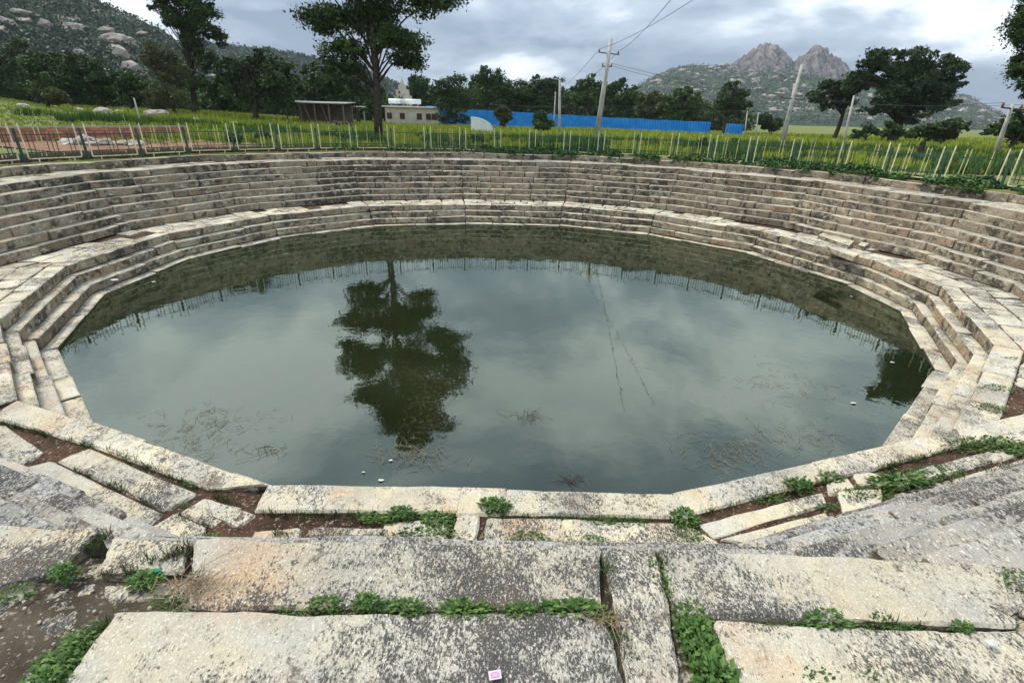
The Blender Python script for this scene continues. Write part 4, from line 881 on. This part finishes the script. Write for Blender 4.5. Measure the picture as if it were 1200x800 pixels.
for k, (px, Y, r_, h, lab) in enumerate([(400, 33, 10, 8, 'green shrub behind the fence left of the tallest trunk'), (820, 34, 10, 8, 'dark shrub behind the fence right of the tall leaning pole'), (700, 33, 14, 7, 'dark weedy shrub in the crop by the tall leaning pole'), (560, 33.5, 12, 7, 'shrub in the crop below the curved white sheet'), (860, 33, 12, 8, 'shrub behind the fence near the blue fence end'), (272, 29, 10, 8, 'shrub behind the fence at the end of the brick wall'), (310, 31, 9, 7, 'shrub among the crop under the open shed'), (1090, 33, 14, 8, 'leafy shrub behind the fence under the dark broad bush')]):
    py = {400:160, 820:168, 700:166, 560:164, 860:170, 272:160, 310:160, 1090:180}[px]
    tree('shrub', lab, T3(px, Y), blobs_px(Y, [(px, py, r_, h), (px + r_ * .6, py + 3, r_ * .7, h * .7)]), 'hedge', 130, 12, .14, .03, gs, cat='shrub', shell=.1)
# dark stone with rounded top behind the fence at right
ps = at(1078, 178, 30); o_ = MB(); v_ = []
for z, r_ in ((0, .2), (.7, .2), (.95, .17), (1.08, .1), (1.12, .02)): v_.append((z, r_))
sv = []; sf = []
for z, r_ in v_:
    for k in range(10): sv.append((math.cos(k * .628) * r_, math.sin(k * .628) * r_ * .5, z))
for i in range(4):
    for k in range(10): sf.append((i*10+k, i*10+(k+1) % 10, (i+1)*10+(k+1) % 10, (i+1)*10+k))
o = obj('standing_stone', mesh('standing_stone', sv, sf, True), M['bark']); o.location = (ps.x, 30, Gz); tag(o, 'dark standing stone with a rounded top behind the railing at right', 'stone')

# ------------------------------------------------------------------ weeds in the joints
def weed_mesh(rad, hgt, n, leaf, m='weed'):
    a = rng.random(n) * 2 * np.pi; r_ = rad * rng.random(n) ** .6; z = hgt * (.15 + .85 * rng.random(n)) * (1 - .6 * (r_ / rad) ** 2)
    C = np.c_[np.cos(a) * r_, np.sin(a) * r_ * .75, z]; dirn = np.c_[np.cos(a + rng.normal(size=n) * .7), np.sin(a + rng.normal(size=n) * .7), rng.normal(size=n) * .35 + .15]; dirn /= np.linalg.norm(dirn, axis=1)[:, None]
    side = np.cross(dirn, np.array([0, 0, 1.0])) ; side /= np.linalg.norm(side, axis=1)[:, None]; up = np.cross(side, dirn); s = (leaf * (.6 + .8 * rng.random(n)))[:, None]
    b = C; t = C + dirn * s; m1 = C + dirn * s * .45 + side * s * .30 + up * s * .10; m2 = C + dirn * s * .45 - side * s * .30 + up * s * .10; mc = C + dirn * s * .5 - up * s * .02
    Vv = np.stack([b, m1, t, mc, m2], 1).reshape(-1, 3); k = np.arange(n)[:, None] * 5
    Fq = np.concatenate([k + np.array([0, 1, 2, 3]), k + np.array([0, 3, 2, 4])])
    T = np.clip(np.repeat(rng.random(n), 5) * .7 + np.tile([0, .1, .3, .1, .1], n), 0, 1); me = npmesh('weed', Vv, Fq, T); me.materials.append(M[m]); return me
WP = [weed_mesh(.095, .05, 260, .024), weed_mesh(.08, .08, 220, .026, 'hedge'), weed_mesh(.13, .03, 260, .018), weed_mesh(.07, .03, 120, .016, 'creeper')]
GT = 'weeds in the joints of the near terrace'; GLd = 'weeds in the joints of the landing'
def weed(px, py, z, s, k, label, grp):
    p = onz(px, py, z); o = bpy.data.objects.new('weed_clump', WP[k]); COL.objects.link(o); o.location = (p.x, p.y, z - .02); q = random.uniform(1.0, 1.9) if k != 1 else 1.1; jz = -.1 if px < 700 else .05; o.scale = ((s * q, s * .85, s * random.uniform(.8, 1.25)) if not 765 < px < 860 else (s, s * 1.3, s)); o.rotation_euler.z = (jz if not 765 < px < 860 else .0) + (math.pi if random.random() < .5 else 0); tag(o, label, 'weed', grp)
tw_ = [(76, 672, 1.0, 1, 'green weed at the right edge of the pale slab at far left'), (170, 680, 1.15, 1, 'tall leafy weed beside the small pale slab at lower left'), (205, 704, .8, 2, 'low weed at the top left corner of the big front slab'),
 (300, 706, .7, 3, 'smallest weed at the left of the long front joint'), (345, 706, .9, 2, 'first low weed of the long joint, left of the middle'), (382, 706, .9, 0, 'second weed of the long joint'), (432, 708, 1.0, 1, 'tall stemmed weed in the long joint'), (475, 711, 1.0, 0, 'weed left of the biggest clumps in the long joint'),
 (546, 716, 1.25, 0, 'large leafy weed in the middle of the long front joint'), (612, 717, 1.0, 0, 'leafy weed between the two largest in the long joint'), (676, 718, 1.35, 0, 'largest weed at the right end of the long joint'), (718, 742, .8, 3, 'small weed in the crack beside the orange stain'), (716, 664, .8, 3, 'small weed at the top of the vertical crack'),
 (778, 672, 1.0, 2, 'uppermost weed of the strip running towards the viewer'), (795, 690, .9, 2, 'second weed down the strip'), (812, 718, 1.0, 0, 'third weed down the strip, where the slabs meet'), (818, 742, 1.15, 0, 'bushy weed in the middle of the strip'), (830, 768, 1.2, 0, 'fourth weed down the strip'), (838, 795, 1.3, 1, 'weed at the bottom of the strip'), (870, 800, 1.0, 2, 'weed at the bottom right of the strip'),
 (880, 722, .9, 2, 'first weed of the right front joint'), (930, 726, .8, 3, 'small weed in the right front joint'), (968, 726, 1.15, 0, 'large weed in the right front joint'), (1032, 730, .9, 2, 'weed right of the large one in the right joint'), (1060, 733, .8, 3, 'small weed in the right front joint by the dark soil'), (1125, 735, .8, 1, 'thin weed near the right end of the right joint'), (1185, 678, 1.2, 2, 'weed at the right edge beside the speckled slab'),
 (120, 735, .8, 2, 'weed at the top of the diagonal crack at lower left'), (98, 752, 1.1, 0, 'leafy weed in the diagonal crack at lower left'), (75, 778, 1.1, 0, 'weed lower in the diagonal crack'), (58, 800, 1.2, 1, 'weed at the bottom of the diagonal crack'), (955, 800, 1.1, 2, 'weed at the bottom edge right of the strip'), (1030, 800, 1.0, 2, 'weed at the bottom edge further right'), (8, 690, .9, 2, 'small weed at the far left edge')]
for px, py, s, k, lab in tw_: weed(px, py, 0, s * (.85 if 760 < px < 880 else .8), k, lab, GT)
lw = [(440, 607, 1.0, 0, 'bushy weed left in the landing joint behind the front slab'), (472, 604, 1.3, 1, 'tall weed in the landing soil behind the front slab'), (512, 608, 1.3, 0, 'broad weed right of the tall one in the landing soil'), (508, 627, 1.2, 2, 'low weed against the terrace edge'), (580, 595, 1.5, 1, 'bright weed between the two front landing slabs'),
 (657, 603, .8, 3, 'small weed behind the right front landing slab'), (702, 606, .9, 2, 'weed pair behind the right front landing slab'), (736, 609, .9, 2, 'small weed right of the pair'), (622, 632, 1.1, 2, 'low weed at the terrace edge under the white slab'), (690, 634, .9, 2, 'low weed at the terrace edge further right'), (802, 606, 1.2, 0, 'weed at the corner where the landing turns right'), (806, 624, 1.0, 2, 'weed just below the landing corner'),
 (893, 580, 1.1, 2, 'weed behind the angled landing slab, left'), (936, 571, 1.4, 1, 'bright weed behind the angled landing slab, middle'), (974, 560, 1.3, 0, 'weed behind the angled landing slab, right'), (1055, 567, 1.7, 0, 'large bright weed on the right landing'), (1078, 556, 1.2, 2, 'weed right of the large bright one'), (998, 580, 1.2, 2, 'pale weed in the dark soil of the right landing'), (1022, 577, 1.2, 2, 'second pale weed in the dark soil'), (968, 592, 1.0, 3, 'small weed in the dark soil'),
 (1072, 604, 1.5, 2, 'yellow green weed on the first step at right'), (1102, 552, 1.2, 2, 'weed in the crack of the right landing'), (1135, 522, 1.4, 2, 'weed at the turn of the right landing'), (1165, 520, 1.7, 2, 'creeping weed at the right landing turn'), (1192, 526, 1.7, 0, 'creeping weed at the right edge of the landing'), (1162, 478, 1.2, 2, 'weed in the long crack of the right landing'), (1168, 455, 1.2, 2, 'weed higher up the long crack'), (1186, 420, 1.4, 3, 'weed at the top of the long crack'),
 (104, 591, .8, 2, 'dark weed on the two long slabs at left'), (216, 572+18, .6, 3, 'tiny weed between the long slabs'), (222, 566, .9, 3, 'small weed by the red soil at left'), (240, 632, .9, 2, 'weed at the terrace edge at left')]
for px, py, s, k, lab in lw: weed(px, py, Lz, s * 1.25, k, lab, GLd)

# thin grass and dead stems rooted in every near joint
def joint_growth(name, label, lines, z, n, h, w_, m):
    P = []
    for k in range(n):
        a, b = random.choice(lines); t = random.random(); p = onz(a[0] + (b[0] - a[0]) * t, a[1] + (b[1] - a[1]) * t, z)
        if fbm(p.x * 2.2, p.y * 2.2, 4) < -.12: continue
        P.append((p.x + random.gauss(0, .008), p.y + random.gauss(0, .012), z - .03))
    plants(name, label, P, h, w_, m, 5, .9)
TJ = [((220, 712), (705, 714)), ((800, 722), (1195, 736)), ((706, 645), (744, 800)), ((772, 648), (798, 730)), ((800, 722), (862, 815)), ((60, 815), (136, 712)), ((118, 676), (226, 640)), ((60, 700), (125, 622)), ((130, 668), (215, 712))]
joint_growth('joint_grass', 'thin green grass blades in the joints of the near terrace', TJ, 0, 420, .055, .004, 'weed')
joint_growth('joint_straw', 'dead straw coloured stems in the joints of the near terrace', TJ, 0, 520, .04, .0035, 'dry')
LJ = [((300, 602), (540, 604)), ((590, 604), (800, 607)), ((812, 604), (1030, 548)), ((1030, 548), (1130, 522)), ((1130, 522), (1250, 495)), ((120, 524), (300, 600)), ((0, 495), (110, 524)), ((985, 585), (1190, 546)), ((540, 635), (850, 640)), ((320, 625), (530, 628)), ((70, 542), (240, 618))]
joint_growth('joint_grass', 'thin green grass blades in the joints of the landing', LJ, Lz, 700, .07, .006, 'weed')
joint_growth('joint_straw', 'dead straw coloured stems in the joints of the landing', LJ, Lz, 700, .05, .005, 'dry')
# dry roots and litter
def twigs(name, label, c, n, rad, L_, r_, cat, z=0.02, mat_='twig', up=.08):
    mb = MB()
    for i in range(n):
        a = random.random() * 6.28; p = Vector((random.gauss(0, 1) * rad, random.gauss(0, 1) * rad * .6, z + random.random() * .03)); l = L_ * random.uniform(.4, 1.2)
        d = Vector((math.cos(a), math.sin(a), random.uniform(-.02, up))) * l; m1 = p + d * .5 + Vector((random.uniform(-.1, .1) * l, random.uniform(-.1, .1) * l, 0)); mb.tube([p, m1, p + d], [r_, r_ * .8, r_ * .4], 4, False)
    o = mb.build(name, M[mat_]); o.location = c; return tag(o, label, cat, kind='stuff')
M['straw'] = plain('straw', (.24, .17, .10), .9, 0, .35, 10); M['reed'] = plain('reed', (.20, .18, .11), .8, 0, .3, 10)
p = onz(222, 690, 0); twigs('dry_roots', 'tangle of dry brown roots beside the big front slab', (p.x, p.y, 0), 90, .06, .12, .0022, 'roots', mat_='straw')
p = onz(712, 730, 0); twigs('dry_roots', 'dry stems along the crack by the orange stain', (p.x, p.y, 0), 40, .04, .10, .002, 'roots', mat_='straw')
for (px, py, n, rad, lab) in [(485, 533, 80, .28, 'raft of dry twigs floating under the tree reflection'), (245, 497, 70, .55, 'scattered floating weed near the left bank'), (318, 528, 16, .10, 'small dark twig sticking out of the water at left'), (620, 488, 26, .12, 'small floating twig cluster in the middle of the pond'), (672, 563, 24, .10, 'dark twigs in the water at the near edge'), (855, 530, 70, .40, 'floating stems near the right near edge'), (940, 515, 60, .50, 'reed pieces floating near the right bank'), (930, 450, 50, .7, 'thin line of floating weed at the right'), (230, 520, 40, .5, 'brown floating weed close to the left near edge')]:
    p = onz(px, py, Wz); twigs('floating_twigs', lab, (p.x, p.y, Wz), int(n * 1.6), rad, .22, .0028, 'twigs', z=.004, mat_='reed' if n > 30 else 'twig', up=.25 if n < 30 else .03)
M['litter'] = plain('white_litter', (.52, .51, .47), .6, 0, .05); M['pink'] = plain('pink_print', (.75, .25, .42), .6, 0, .5, 60)
def scrap(name, label, px, py, z, s, m='litter', cat='litter'):
    p = onz(px, py, z); n = 7; vs = [(0, 0, .012)]
    for k in range(n): a = k / n * 6.28; r_ = s * random.uniform(.6, 1.1); vs.append((math.cos(a) * r_, math.sin(a) * r_ * .6, random.uniform(.002, .025) * s * 12))
    vs += [(x, y, max(z_ - .006, 0.001)) for x, y, z_ in vs]; fs = [(0, k, k % n + 1) for k in range(1, n + 1)] + [(n+1, n+1 + k % n + 1, n+1+k) for k in range(1, n+1)]
    o = obj(name, mesh(name, vs, fs), M[m]); o.location = (p.x, p.y, z + .012); tag(o, label, cat)
for i, (px, py, s, lab) in enumerate([(447, 563, .07, 'white scrap floating close to the front edge'), (458, 540, .06, 'white scrap by the twig raft'), (426, 554, .05, 'tiny white scrap left of the one at the front edge'), (181, 331, .12, 'white scrap floating beside the left kerb'), (862, 293, .14, 'white scrap floating under the far right steps'), (850, 292, .08, 'smaller white scrap beside the one under the far right steps'), (997, 348, .10, 'white scrap floating near the right kerb'), (1045, 425, .09, 'white scrap in the fence reflection at right'), (1000, 473, .09, 'white scrap among the floating reeds')]):
    scrap('floating_scrap', lab, px, py, Wz, s * .65)
scrap('crumpled_paper', 'crumpled white paper on the lower step at left', 136, 329, -2.267, .14); scrap('crumpled_paper', 'flat white paper flake on the front slab at lower right', 1160, 756, .02, .032)
p = onz(580, 793, .03); mb = MB(); mb.box((0, 0, 0), (.05, .034, .002), .2, .1); o = mb.build('printed_wrapper', M['litter']); o.location = (p.x, p.y, .045); tag(o, 'small pink and white printed wrapper on the front slab at the bottom edge', 'wrapper')
mb = MB(); mb.box((0, 0, .003), (.034, .02, .002), .2, .1); mb.build('print', M['pink'], o)
M['greenplastic'] = plain('green_plastic', (.02, .22, .13), .4, 0, .2); scrap('plastic_scrap', 'green plastic scrap beside the tall leafy weed at lower left', 182, 671, .0, .03, 'greenplastic')
M['bluebag'] = plain('blue_bag', (.25, .32, .45), .5, 0, .4, 9); scrap('plastic_bag', 'pale blue plastic bag lying on the creeper at the fence foot', 910, 190, .40, .26, 'bluebag', 'bag')
# loose blocks on the far right landing
for (q, lab) in [([(958,279),(966,276),(1000,287),(994,292)], 'long loose block lying on the broken landing at right'), ([(1004,291),(1010,286),(1018,289),(1012,294)], 'small white loose block beside the long one'), ([(966,293),(974,290),(1006,302),(1000,306)], 'second long loose block below the small white one')]:
    q = [onz(x, y, Lz).xy for x, y in q]; o = obj('loose_block', stone_mesh(q, Lz - .02, Lz + .14, seed=q[0].x), LM); tag(o, lab, 'block', 'loose blocks on the right landing')
# loose gravel and crumbs on the bare soil of the near terrace and landing
mb = MB()
for i in range(900):
    x = random.choice([random.uniform(-2.8, -1.0), random.uniform(-2.8, 4)]); y = random.uniform(1.0, 1.98) if x > -2.0 else random.uniform(.9, 1.7); s = .003 + .010 * random.random() ** 3
    v_, f_ = rock_vf((x, y, -.045 + .03 * random.random()), (s, s, s * .7), i); mb.add(v_, f_)
for i in range(900):
    u = random.choice((15, 0, 14, 13)); r0_, r1_ = ring(const(.42)) if i == 0 else r0_, ring(const(.95)) if i == 0 else r1_
    t = random.random(); k = random.random(); a = r0_[u].lerp(r0_[(u + 1) % NS], t); b = r1_[u].lerp(r1_[(u + 1) % NS], t); p = a.lerp(b, k); s = .004 + .014 * random.random() ** 3
    v_, f_ = rock_vf((p.x, p.y, Lz - .03), (s, s, s * .7), i); mb.add(v_, f_)
o = mb.build('gravel', M['old_rubble']); tag(o, 'small stone crumbs lying on the bare soil between the slabs', 'gravel', kind='stuff')
# thin air haze
hz = MB(); hz.box((0, 700, 150), (5000, 4400, 330)); hb_ = hz.build('haze', None); hb_['kind'] = 'stuff'; hb_['label'] = 'thin pale haze over the far hills'; hb_['category'] = 'haze'
hm = bpy.data.materials.new('haze'); hm.use_nodes = True; hm.node_tree.nodes.clear(); ho = hm.node_tree.nodes.new('ShaderNodeOutputMaterial'); pv = hm.node_tree.nodes.new('ShaderNodeVolumePrincipled')
pv.inputs['Color'].default_value = (.80, .88, .95, 1); pv.inputs['Density'].default_value = .00013; hm.node_tree.links.new(pv.outputs[0], ho.inputs['Volume']); hb_.data.materials.append(hm)
